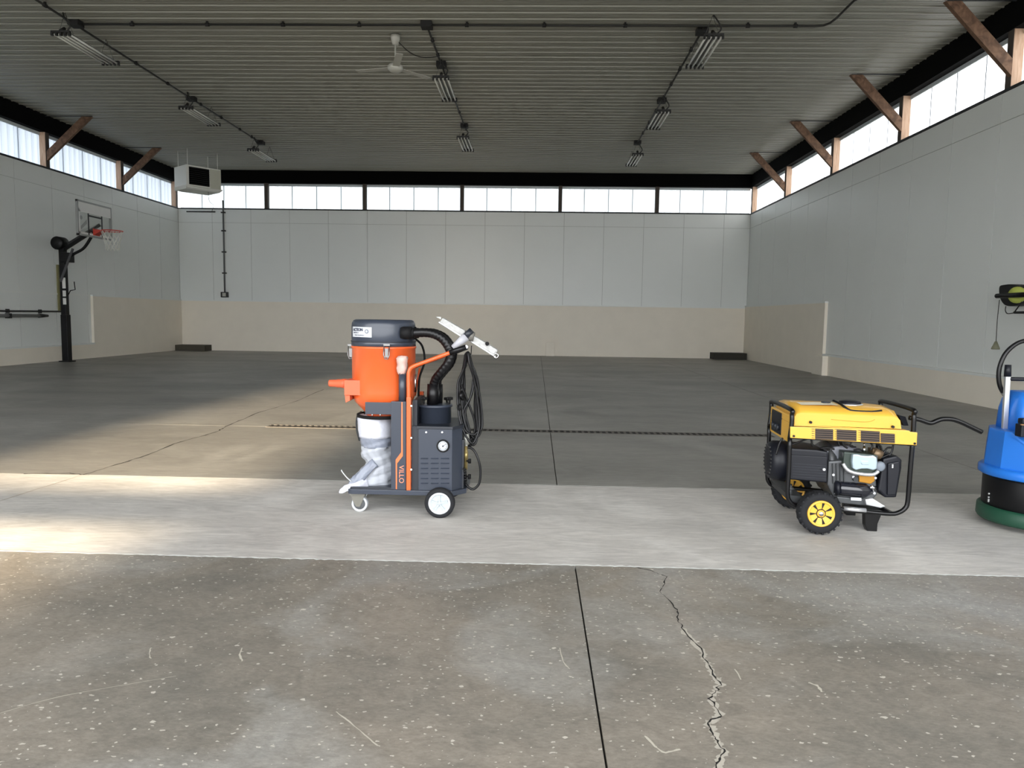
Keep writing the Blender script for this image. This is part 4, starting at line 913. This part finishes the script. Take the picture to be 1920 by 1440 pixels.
# fuel tank
def gl(a, c, d): return G(a, c)+GN*d
tk = B(); prof_t = [(1491, 797), (1491, 783), (1495, 777), (1505, 774.5), (1672, 782), (1685, 784), (1690, 789), (1692, 805)]
rows = []
for d, ins, dz in ((.015, 0, 0), (.03, 0, .012), (.07, 2, .034), (.25, 3, .046), (.43, 2, .034), (.47, 0, .012), (.485, 0, 0)):
    ring = []
    for i, (a, c) in enumerate(prof_t):
        up_ = dz if 2 <= i <= 5 else (dz*.3 if i in (1, 6) else 0)
        ring.append(tk.bm.verts.new(gl(a, c, d)+Vector((0, 0, up_))))
    rows.append(ring)
for A, C_ in zip(rows[:-1], rows[1:]):
    for i in range(len(A)-1): tk._f([A[i], A[i+1], C_[i+1], C_[i]], True)
    tk._f([A[-1], A[0], C_[0], C_[-1]])
tk._f(rows[0][::-1]); tk._f(rows[-1])
tank = obj('fuel_tank', tk, M_y, gen)
obj('tank_flange', B().prism([gl(1484, 796.5, .0), gl(1700, 806.5, .0), gl(1700, 808, .0), gl(1484, 798, .0)], GN*.49), M_y, tank)
obj('tank_groove', B().tube([gl(1560, 787, .014), gl(1600, 790.5, .013), gl(1630, 791.5, .013), gl(1642, 787, .014)], .0016, 5, smooth=4), mat('tank_line', lin(205,150,40), .4), tank)
for q in ((1520.5, 792), (1675, 800.5)): obj('tank_bolt', B().cyl(gl(q[0], q[1], -.002), gl(q[0], q[1], .02), .008, seg=10), M_k, tank)
capc = gl(1617, 778, .22)+Vector((0, 0, .036))
obj('fuel_cap', B().lathe(capc, (0,0,1), [(0,0),(.062,0),(.066,.006),(.062,.020),(.035,.026),(0,.026)], 28), M_bp, tank)
obj('cap_ring', B().lathe(capc, (0,0,1), [(.062,.0),(.075,.0),(.075,.006),(.062,.008)], 28, cap=False), M_alu, tank)
obj('fuel_gauge', B().cyl(gl(1566, 776, .18)+Vector((0,0,.035)), gl(1566, 776, .18)+Vector((0,0,.052)), .028, seg=20), M_grd, tank)
obj('breather_hose', B().tube([gl(1577, 772, .15)+Vector((0,0,.05)), gl(1585, 775, .10)+Vector((0,0,.045)), gl(1596, 780, .06)+Vector((0,0,.032)), gl(1606, 781.5, .05)+Vector((0,0,.028)), gl(1640, 783, .05)+Vector((0,0,.028)), gl(1660, 782, .06)+Vector((0,0,.03))], .007, 8, smooth=5), M_k, tank)
lb_ = B(); lb_.quad(*[gl(a, 775, d)+Vector((0,0,z)) for a, d, z in ((1510, .09, .0395), (1580, .09, .0395), (1580, .2, .0445), (1510, .2, .0445))]); obj('warning_label', lb_, mat('pale_label', lin(232,222,196), .5, var=.1, vscale=60), tank)
# control panel end (left)
gl0 = lambda a, c, d: gl(a, c, d)
ex = gl(1486, 800, 0)
def GXB(x0, x1, d0, d1, z0, z1, b=None):       # box in generator axes, x from the left end
    b = b or B(); o0 = Vector((ex.x, ex.y, 0)); Mx = Matrix(((GX.x, GN.x, 0, o0.x), (GX.y, GN.y, 0, o0.y), (0, 0, 1, 0), (0, 0, 0, 1)))
    return b.box((x0, d0, z0), (x1, d1, z1), M=Mx)
def GP(x, d, z): return Vector((ex.x, ex.y, 0))+GX*x+GN*d+Vector((0, 0, z))
zt_ = gl(1486, 797, 0).z; zb_ = gl(1486, 822, 0).z
obj('end_panel', GXB(-.012, .0, .02, .48, zb_-.03, zt_+.01), M_y, gen, bevel=.006)
obj('control_panel', GXB(-.018, .03, .20, .44, zb_-.015, zt_+.045), M_bp, gen, bevel=.01)
obj('end_panel_top', GXB(-.012, .012, .02, .48, zt_+.01, zt_+.055), M_y, gen, bevel=.006)
for d in (.25, .31, .37): obj('socket', B().cyl(GP(-.018, d, zb_+.03), GP(-.03, d, zb_+.03), .02, seg=16), M_grd, gen)
obj('end_panel', B().prism([gl(1716, 834, 0), gl(1716, 811, 0), gl(1711, 800, .0), gl(1703, 800, .0), gl(1703, 834, 0)], GN*.5), M_k, gen) if False else obj('right_end_panel', B().prism([gl(1700, 800, .04), gl(1709, 800, .04), gl(1709, 785, .08), gl(1696, 782, .08)], GN*.40), M_bp, gen)
# alternator
alt0, alt1 = gl(1489, 880, .06), gl(1562, 880, .06)
ab = B().prism([gl(1489, 846, .10), gl(1540, 849, .10), gl(1564, 853, .10), gl(1562, 913, .10), gl(1487, 906, .10)], GN*.30)
altn = obj('alternator', ab, M_bp, gen, bevel=.012)
obj('alternator_cover', B().prism([gl(1490, 858, .085), gl(1560, 862, .085), gl(1559, 910, .085), gl(1489, 904, .085)], GN*.012), M_bp, altn, bevel=.004)
for k in range(6): obj('cooling_rib', B().bar(gl(1494, 874+k*5, .083), gl(1557, 878.5+k*5, .083), .004, .0028), M_grd, altn)
for q in ((1486.5, 879.5), (1552.5, 885)): obj('cover_bolt', B().cyl(gl(q[0], q[1], .070), gl(q[0], q[1], .085), .0085, seg=12), M_alu, altn)
# fan housing on the left end, ribbed
fcn = gl(1484, 878, .25)
fan_h = obj('fan_housing', B().lathe(fcn, -GX, [(0, -.04), (.125, -.04), (.125, .05), (.11, .075), (.07, .085), (0, .085)], 32), M_bp, gen)
for k in range(9):
    z = -.09+k*.0225; w = math.sqrt(max(.0, .105**2-z*z)); obj('fan_slat', B().bar(fcn-GX*.080+GN*(-w*.9)+Vector((0,0,z)), fcn-GX*.080+GN*w*.9+Vector((0,0,z)), .008, .008), mat('slat_grey', lin(44,44,44), .5), fan_h)
# engine
obj('crankcase', B().prism([gl(1562, 870, .08), gl(1592, 868, .08), (gl(1600, 890, .08)), gl(1652, 896, .08), gl(1655, 935, .08), gl(1640, 948, .08), gl(1572, 940, .08), gl(1560, 915, .08)], GN*.32), M_cast, gen, bevel=.01)
obj('bell_housing', B().lathe(gl(1566, 884, .24), GX, [(0, 0), (.14, 0), (.145, .02), (.12, .05), (.09, .07), (0, .07)], 32), M_cast, gen)
obj('cooling_shroud', B().prism([gl(1562, 856, .14), gl(1580, 845, .14), gl(1600, 842, .14), gl(1622, 846, .14), gl(1636, 856, .14), gl(1630, 876, .14), gl(1580, 880, .14)], GN*.26), mat('shroud_grey', lin(128,130,138), .4, metal=.2), gen, bevel=.014)
hd = obj('cylinder_head', B().prism([gl(1588, 850, .05), gl(1650, 856, .05), gl(1649, 886, .05), gl(1640, 892, .05), gl(1596, 889, .05), gl(1586, 880, .05)], GN*.16), mat('head_green_grey', lin(52,62,56), .45, metal=.3), gen, bevel=.008)
for k in range(5): obj('cooling_fin', B().prism([gl(1586, 852+k*1.0, .06+k*.028), gl(1653, 858, .06+k*.028), gl(1652, 892, .06+k*.028), gl(1590, 891, .06+k*.028)], GN*.008), M_cast, gen)
vc = obj('valve_cover', B().prism([gl(1602, 853.5, .022), gl(1612, 853.5, .022), gl(1618, 855.5, .022), gl(1632, 856.5, .022), gl(1640, 855.5, .022), gl(1647, 859, .022), gl(1648, 868, .022), gl(1647, 881, .022), gl(1640, 883, .022), gl(1630, 880.5, .022), gl(1618, 880.5, .022), gl(1608, 883, .022), gl(1602, 880, .022), gl(1600.5, 868, .022)], GN*.04), mat('polished_cover', lin(182,200,210), .25, metal=.35), gen, bevel=.008)
obj('cover_badge', B().prism([gl(1617, 865, .016), gl(1630, 865.5, .016), gl(1632, 869, .016), gl(1631, 873, .016), gl(1619, 872.5, .016), gl(1616, 869, .016)], GN*.01), MATS['polished_cover'], vc, bevel=.003)
obj('exhaust_flange', B().tube([gl(1586, 872, .05), gl(1594, 884, .04), gl(1612, 890, .035), gl(1640, 892, .035), gl(1652, 886, .04)], .011, 10, smooth=5), M_alu, gen)
obj('spark_plug', B().cyl(gl(1631, 853, .09), gl(1631, 842, .09), .012, .007, seg=12).cyl(gl(1631, 842, .09), gl(1631, 836, .09), .005, seg=8), M_chr, gen)
obj('carburettor', B().cyl(gl(1650, 852, .10), gl(1664, 860, .10), .028, seg=16).box(gl(1648, 866, .10)+Vector((0, 0, 0)), gl(1660, 848, .10)+Vector((0, .07, 0))), mat('carb_bronze', lin(128,108,84), .45, metal=.5), gen)
obj('oil_shield', B().prism([gl(1618, 893, .06), gl(1646, 888, .06), gl(1648, 906, .06), gl(1640, 912, .06), gl(1618, 908, .06)], GN*.05), mat('bronze_shield', lin(170,120,34), .4, metal=.4), gen, bevel=.005)
st = gl(1583, 921, .08)
obj('starter_motor', B().lathe(st, (gl(1636, 926, .08)-st), [(0,-.01),(.040,-.01),(.044,0),(.044,.145),(.032,.165),(.02,.185),(0,.185)], 28), mat('gloss_black', lin(24,26,34), .15, coat=.5), gen)
obj('starter_cap', B().lathe(st+GX*(-.012), -GX, [(.0,0),(.047,0),(.047,.014),(.03,.022),(0,.022)], 24), M_bp, gen)
obj('starter_terminal', B().cyl(gl(1640, 919, .08), gl(1652, 921, .08), .012, seg=10).cyl(gl(1644, 914, .08), gl(1648, 928, .08), .009, seg=10), M_chr, gen)
obj('rating_label', B().prism([gl(1601, 936.5, .05), gl(1621, 937.5, .05), gl(1621, 943, .05), gl(1601, 942, .05)], GN*.003), M_whp, gen)
obj('oil_base', B().prism([gl(1575, 936, .06), gl(1640, 941, .06), gl(1660, 955, .06), gl(1620, 952, .06), gl(1580, 948, .06)], GN*.3), M_cast, gen, bevel=.006)
obj('mount_plate', B().prism([gl(1626, 939, .03), gl(1640, 937, .03), gl(1664, 952, .03), gl(1655, 955, .03), gl(1628, 949, .03)], GN*.08), M_alu, gen, bevel=.003)
for q in ((1570, 895), (1574, 930), (1608, 899), (1650, 901), (1648, 930), (1596, 872)): obj('engine_bolt', B().cyl(gl(q[0], q[1], .068), gl(q[0], q[1], .08), .008, seg=8), M_alu, gen)
for q in (1568, 1575, 1582, 1589): obj('case_rib', B().prism([gl(q, 874, .07), gl(q+2, 874, .07), gl(q+3, 912, .07), gl(q+1, 912, .07)], GN*.02), M_cas2, gen)
obj('dipstick', B().cyl(gl(1612, 903, .06), gl(1612, 903, .08), .015, seg=12), M_cas2, gen)
obj('intake_pipe', B().tube([gl(1654, 862, .11), gl(1668, 858, .13), gl(1684, 862, .16)], .018, 12, smooth=4), M_cas2, gen)
# air filter box on the right
af = obj('air_filter', B().prism([gl(1664, 864, .06), gl(1690, 858, .06), gl(1700, 866, .06), gl(1699, 882, .06), gl(1689, 938, .06), gl(1668, 938, .06), gl(1654, 924, .06)], GN*.26), M_bp, gen, bevel=.012)
obj('filter_cover', B().prism([gl(1671, 872, .045), gl(1693, 868, .045), gl(1694, 884, .045), gl(1686, 932, .045), gl(1670, 932, .045)], GN*.014), M_bp, af, bevel=.006)
obj('filter_knob', B().lathe(gl(1657, 878, .07), -GN, [(0,0),(.030,0),(.030,.02),(.02,.028),(0,.028)], 20), mat('grey_knob', lin(120,128,138), .5), af)
obj('filter_clip', B().box(gl(1677, 880, .036), gl(1680, 873, .045)), M_alu, af)
# bits of wiring under the tank
b = B()
for pts in ([(1476, 826), (1470, 836), (1466, 848), (1463, 858)], [(1492, 839), (1510, 833), (1524, 828), (1531, 830), (1532, 842)], [(1581, 830), (1584, 842)], [(1590, 832), (1592, 840), (1600, 846)], [(1608, 832), (1606, 842), (1616, 844)], [(1640, 832), (1648, 840), (1644, 850)], [(1655, 838), (1664, 842), (1666, 852)], [(1548, 846), (1562, 845), (1575, 848)], [(1668, 858), (1676, 846), (1684, 845)], [(1688, 836), (1686, 850), (1680, 862)], [(1630, 852), (1622, 848), (1612, 850)], [(1655, 868), (1670, 862), (1684, 856)]):
    b.tube([gl(p[0], p[1], .10) for p in pts], .006, 6, smooth=4)
obj('wiring', b, M_k, gen)
obj('upper_bracket', B().prism([gl(1555, 826, .12), gl(1660, 832, .12), gl(1656, 838, .12), gl(1585, 835, .12)], GN*.2), M_bp, gen)
# wheels
def gwheel(c, parent):
    r = .125; hub_d = -.045
    def at(d): return c+GN*d
    b = B().lathe(at(-.045), GN, [(r*.60, .004), (r*.66, 0), (r*.86, -.004), (r*.97, .010), (r, .025), (r, .065), (r*.97, .080), (r*.86, .092), (r*.60, .086)], 44)
    w = obj('tyre', b, M_rub, parent)
    lg = B()
    for k in range(22):
        a = k*2*PI/22; d = GX*math.cos(a)+Vector((0,0,1))*math.sin(a); t_ = -GX*math.sin(a)+Vector((0,0,1))*math.cos(a)
        for s_ in (0, 1):
            p = c+d*(r*.965)+GN*(-.030+.036*s_)+t_*(.008*s_)
            lg.bar(p-t_*.006, p+t_*.006, .028, .012, up=d)
    obj('tyre_lug', lg, M_rub, w)['kind'] = 'stuff'
    rm = B(); R1 = r*.60
    rm.lathe(at(-.052), GN, [(R1*.86, .006), (R1*.92, 0), (R1*1.02, .0), (R1*1.05, .01), (R1*1.05, .02), (R1*.86, .02)], 40, cap=False)
    rm.lathe(at(-.048), GN, [(0, -.002), (R1*.26, -.002), (R1*.30, .004), (R1*.30, .02), (0, .02)], 24)
    for k in range(7):
        a0 = k*2*PI/7+.5
        def pt(a, rr, d): return at(d)+(GX*math.cos(a)+Vector((0,0,1))*math.sin(a))*rr
        wdt = 2*PI/7
        rm.prism([pt(a0+wdt*.02, R1*.28, -.040), pt(a0+wdt*.98, R1*.28, -.040), pt(a0+wdt*.84, R1*.9, -.046), pt(a0+wdt*.5, R1*.92, -.046), pt(a0+wdt*.16, R1*.9, -.046)], GN*.008)
    rm.lathe(at(-.035), GN, [(R1*.62, 0), (R1*.9, 0), (R1*.9, .012), (R1*.62, .012)], 40, cap=False)
    obj('wheel_rim', rm, M_y, parent)
    obj('rim_back', B().lathe(at(-.015), GN, [(R1, 0), (R1, .004), (0, .004)], 32), M_bp, parent)
    obj('axle_nut', B().lathe(at(-.054), GN, [(0, 0), (.012, 0), (.014, .003), (.014, .01), (0, .01)], 12), M_chr, parent)
wcn = G(1539.5, 966.5, -.09); wcn = Vector((wcn.x, wcn.y, .125+.006))+GN*.045
gwheel(wcn, gen); gwheel(wcn+GN*.60, gen)
obj('axle', B().cyl(wcn, wcn+GN*.60, .011), M_k, gen)
obj('wheel_bracket', B().prism([wcn+GX*(-.05)+Vector((0,0,.06))+GN*.07, wcn+GX*.05+Vector((0,0,.06))+GN*.07, wcn+GX*.02+Vector((0,0,-.02))+GN*.07, wcn-GX*.02+Vector((0,0,-.02))+GN*.07], GN*.03), M_cas2, gen)
obj('rubber_mount', B().cyl(gl(1485, 912, .06), gl(1485, 940, .06), .016, seg=12).cyl(gl(1485, 918, .06), gl(1485, 922, .06), .024, seg=12), M_cast, gen)
obj('engine_tray', B().prism([gl(1480, 930, .03), gl(1510, 934, .03), gl(1512, 946, .03), gl(1484, 944, .03)], GN*.44), M_cas2, gen)
fz0 = .0
fpt = [gl(1627.5, 963, .05), gl(1661, 965, .05), gl(1652, 985, .05), gl(1651, 999, .05), gl(1632, 998, .05), gl(1628, 988, .05)]
mz_ = min(p.z for p in fpt); fpt = [p-Vector((0, 0, mz_*max(0, min(1, (gl(1627, 963, .05).z-p.z)/(gl(1627, 963, .05).z-mz_))))) for p in fpt]
obj('foot', B().prism(fpt, GN*.05), M_k, gen, bevel=.004); obj('foot', B().prism([q+GN*.36 for q in fpt], GN*.05), M_k, gen, bevel=.004)
obj('foot_bracket', B().box(G(1622, 965, .04)-Vector((0,0,0)), G(1668, 961, .04)+GN*.42), M_k, gen)
obj('handle', B().tube([gl(1709, 784.5, .03), gl(1728, 788, .03), gl(1744, 793.5, .03), gl(1752, 794, .03), gl(1762, 790, .03), gl(1772, 787, .03), gl(1790, 787.5, .03), gl(1806, 792.5, .03), gl(1824, 801, .03), gl(1846, 811.5, .03)], .014, 12, smooth=5), M_k, gen)
obj('handle', B().tube([gl(1709, 784.5, .45), gl(1728, 788, .45), gl(1744, 793.5, .45), gl(1752, 794, .45), gl(1762, 791, .45), gl(1769, 790, .45)], .014, 12, smooth=5), M_k, gen) if False else None

# ================================================================ floor polisher, cut by the right edge of the frame
PYC = 4.62; pcx = P(1842, 1000, PYC).x+.335
pol = thing('floor_polisher', 'blue upright floor polishing machine on a dark green skirt at the right edge', 'floor machine', (pcx, PYC, 0))
M_bl = mat('blue_polyethylene', lin(34,112,204), .38, var=.03); M_grn = mat('green_skirt', lin(22,66,48), .5, var=.15, vscale=12)
def pz(r, y=PYC-.3): return P(1890, r, y).z
def ell(b, prof_, seg=48, sx=1.0): return b.lathe((pcx, PYC, 0), (0,0,1), prof_, seg)
obj('skirt', ell(B(), [(.29, .035), (.325, .035), (.335, .05), (.332, .115), (.32, .125), (0, .125)]), M_grn, pol)
obj('brush_plate', ell(B(), [(0, .0), (.19, .0), (.20, .01), (.20, .034), (0, .034)]), M_alu, pol)
obj('motor_casing', ell(B(), [(.305, .122), (.31, .13), (.31, .30), (.30, .318), (0, .318)]), M_blk, pol)
for q, r in ((1853, 948), (1852, 963), (1856, 960), (1853, 978), (1868, 985), (1882, 993), (1860, 955)):
    a = math.asin(max(-1, min(1, (P(q, r, PYC-.2).x-pcx)/.31))); obj('casing_screw', B().cyl((pcx+.308*math.sin(a), PYC-.308*math.cos(a), pz(r)), (pcx+.316*math.sin(a), PYC-.316*math.cos(a), pz(r)), .006, seg=8), M_alu, pol)
a = -.5; obj('casing_dial', B().lathe((pcx+.307*math.sin(a), PYC-.307*math.cos(a), pz(956)), (math.sin(a), -math.cos(a), 0), [(0,0),(.022,0),(.022,.01),(.014,.014),(0,.014)], 16), M_alu, pol)
z_f0, z_f1 = .318, .372
obj('tank_flange', ell(B(), [(.0, .316), (.325, .316), (.338, .325), (.338, .362), (.325, .374), (.0, .374)]), M_bl, pol)
tz = P(1860, 817, PYC-.28).z
# lower tank: octagonal hull with a chamfered front top edge
b = B().lathe((pcx, PYC, 0), (0,0,1), [(.318, .37), (.308, .52), (.302, tz)], 12, sm=False, ref=(math.cos(.26), math.sin(.26), 0))
g = bmesh.ops.bisect_plane(b.bm, geom=b.bm.verts[:]+b.bm.edges[:]+b.bm.faces[:], plane_co=(pcx-.24, PYC-.10, tz), plane_no=(.16, -.52, .84), clear_outer=True)
es = [e for e in g['geom_cut'] if isinstance(e, bmesh.types.BMEdge)]
bmesh.ops.contextual_create(b.bm, geom=es)
obj('lower_tank', b, M_bl, pol, bevel=.012)
uz0, uz1 = tz, P(1900, 735, PYC).z
ut = None
b = B(); ux_ = P(1889, 780, PYC+.05).x
def rr(x0, x1, y0, y1, z, r=.06, n=5):
    pts = []
    for cx_, cy_, a0 in ((x1-r, y0+r, -PI/2), (x1-r, y1-r, 0), (x0+r, y1-r, PI/2), (x0+r, y0+r, PI)):
        for i in range(n+1): a = a0+i*PI/2/n; pts.append((cx_+r*math.cos(a), cy_+r*math.sin(a), z))
    return pts
secs = [rr(ux_-.005, ux_+.44, PYC-.10, PYC+.20, uz0-.03), rr(ux_, ux_+.44, PYC-.09, PYC+.19, uz0+.12), rr(ux_+.012, ux_+.42, PYC-.07, PYC+.18, uz1-.05), rr(ux_+.04, ux_+.39, PYC-.04, PYC+.15, uz1)]
rings = [[b.bm.verts.new(p) for p in s_] for s_ in secs]
for A, C_ in zip(rings[:-1], rings[1:]):
    n_ = len(A)
    for k in range(n_): b._f([A[k], A[(k+1) % n_], C_[(k+1) % n_], C_[k]], True)
b._f(rings[-1]); b._f(rings[0][::-1]); obj('upper_tank', b, M_bl, pol)
obj('switch_box', B().box(P(1914, 820, 4.40), P(1914, 796, 4.40)+Vector((.16, .06, 0))), M_bp, pol, bevel=.006)
obj('switch_box_lid', B().box(P(1917, 796, 4.40), P(1917, 785, 4.40)+Vector((.14, .05, 0))), M_bp, pol, bevel=.01)
obj('box_trim', B().box(P(1915, 797.5, 4.395), P(1915, 795.5, 4.395)+Vector((.15, .01, 0))), mat('bronze_trim', lin(150,110,70), .4), pol)
obj('handle_post', B().bar(P(1882.5, 818, 4.66), P(1889, 703, 4.66), .022, .030, up=(1,0,0)), M_alu, pol, bevel=.003)
obj('handle_post', B().bar(P(1882.5, 818, 4.66)+Vector((.42,0,0)), P(1889, 703, 4.66)+Vector((.42,0,0)), .022, .030, up=(1,0,0)), M_alu, pol, bevel=.003)
obj('lift_bar', B().cyl(P(1881.5, 818, 4.69), P(1883.5, 740, 4.69), .009, seg=8), M_k, pol)
obj('post_cap', B().cyl(P(1889, 706, 4.66), P(1890.2, 684, 4.66), .020, .018, seg=16), M_bp, pol)
obj('post_cap', B().cyl(P(1889, 706, 4.66)+Vector((.42,0,0)), P(1890.2, 684, 4.66)+Vector((.42,0,0)), .020, .018, seg=16), M_bp, pol)
obj('cross_handle', B().cyl(P(1892, 710.5, 4.66), P(1892, 710.5, 4.66)+Vector((.42, 0, 0)), .012, seg=12), M_bp, pol)
obj('vacuum_hose', B().tube([P(1882, 738, 4.7), P(1875, 724, 4.7), P(1872.5, 706, 4.7), P(1875, 686, 4.7), P(1884, 665, 4.7), P(1898, 650, 4.7), P(1914, 641, 4.7), P(1932, 639, 4.7), P(1955, 650, 4.7), P(1966, 690, 4.72), P(1962, 745, 4.72)], .0135, 12, smooth=6), M_hose, pol)
obj('hose_elbow', B().cyl(P(1880, 735, 4.7), P(1886, 745, 4.68), .012, seg=10), M_chr, pol)
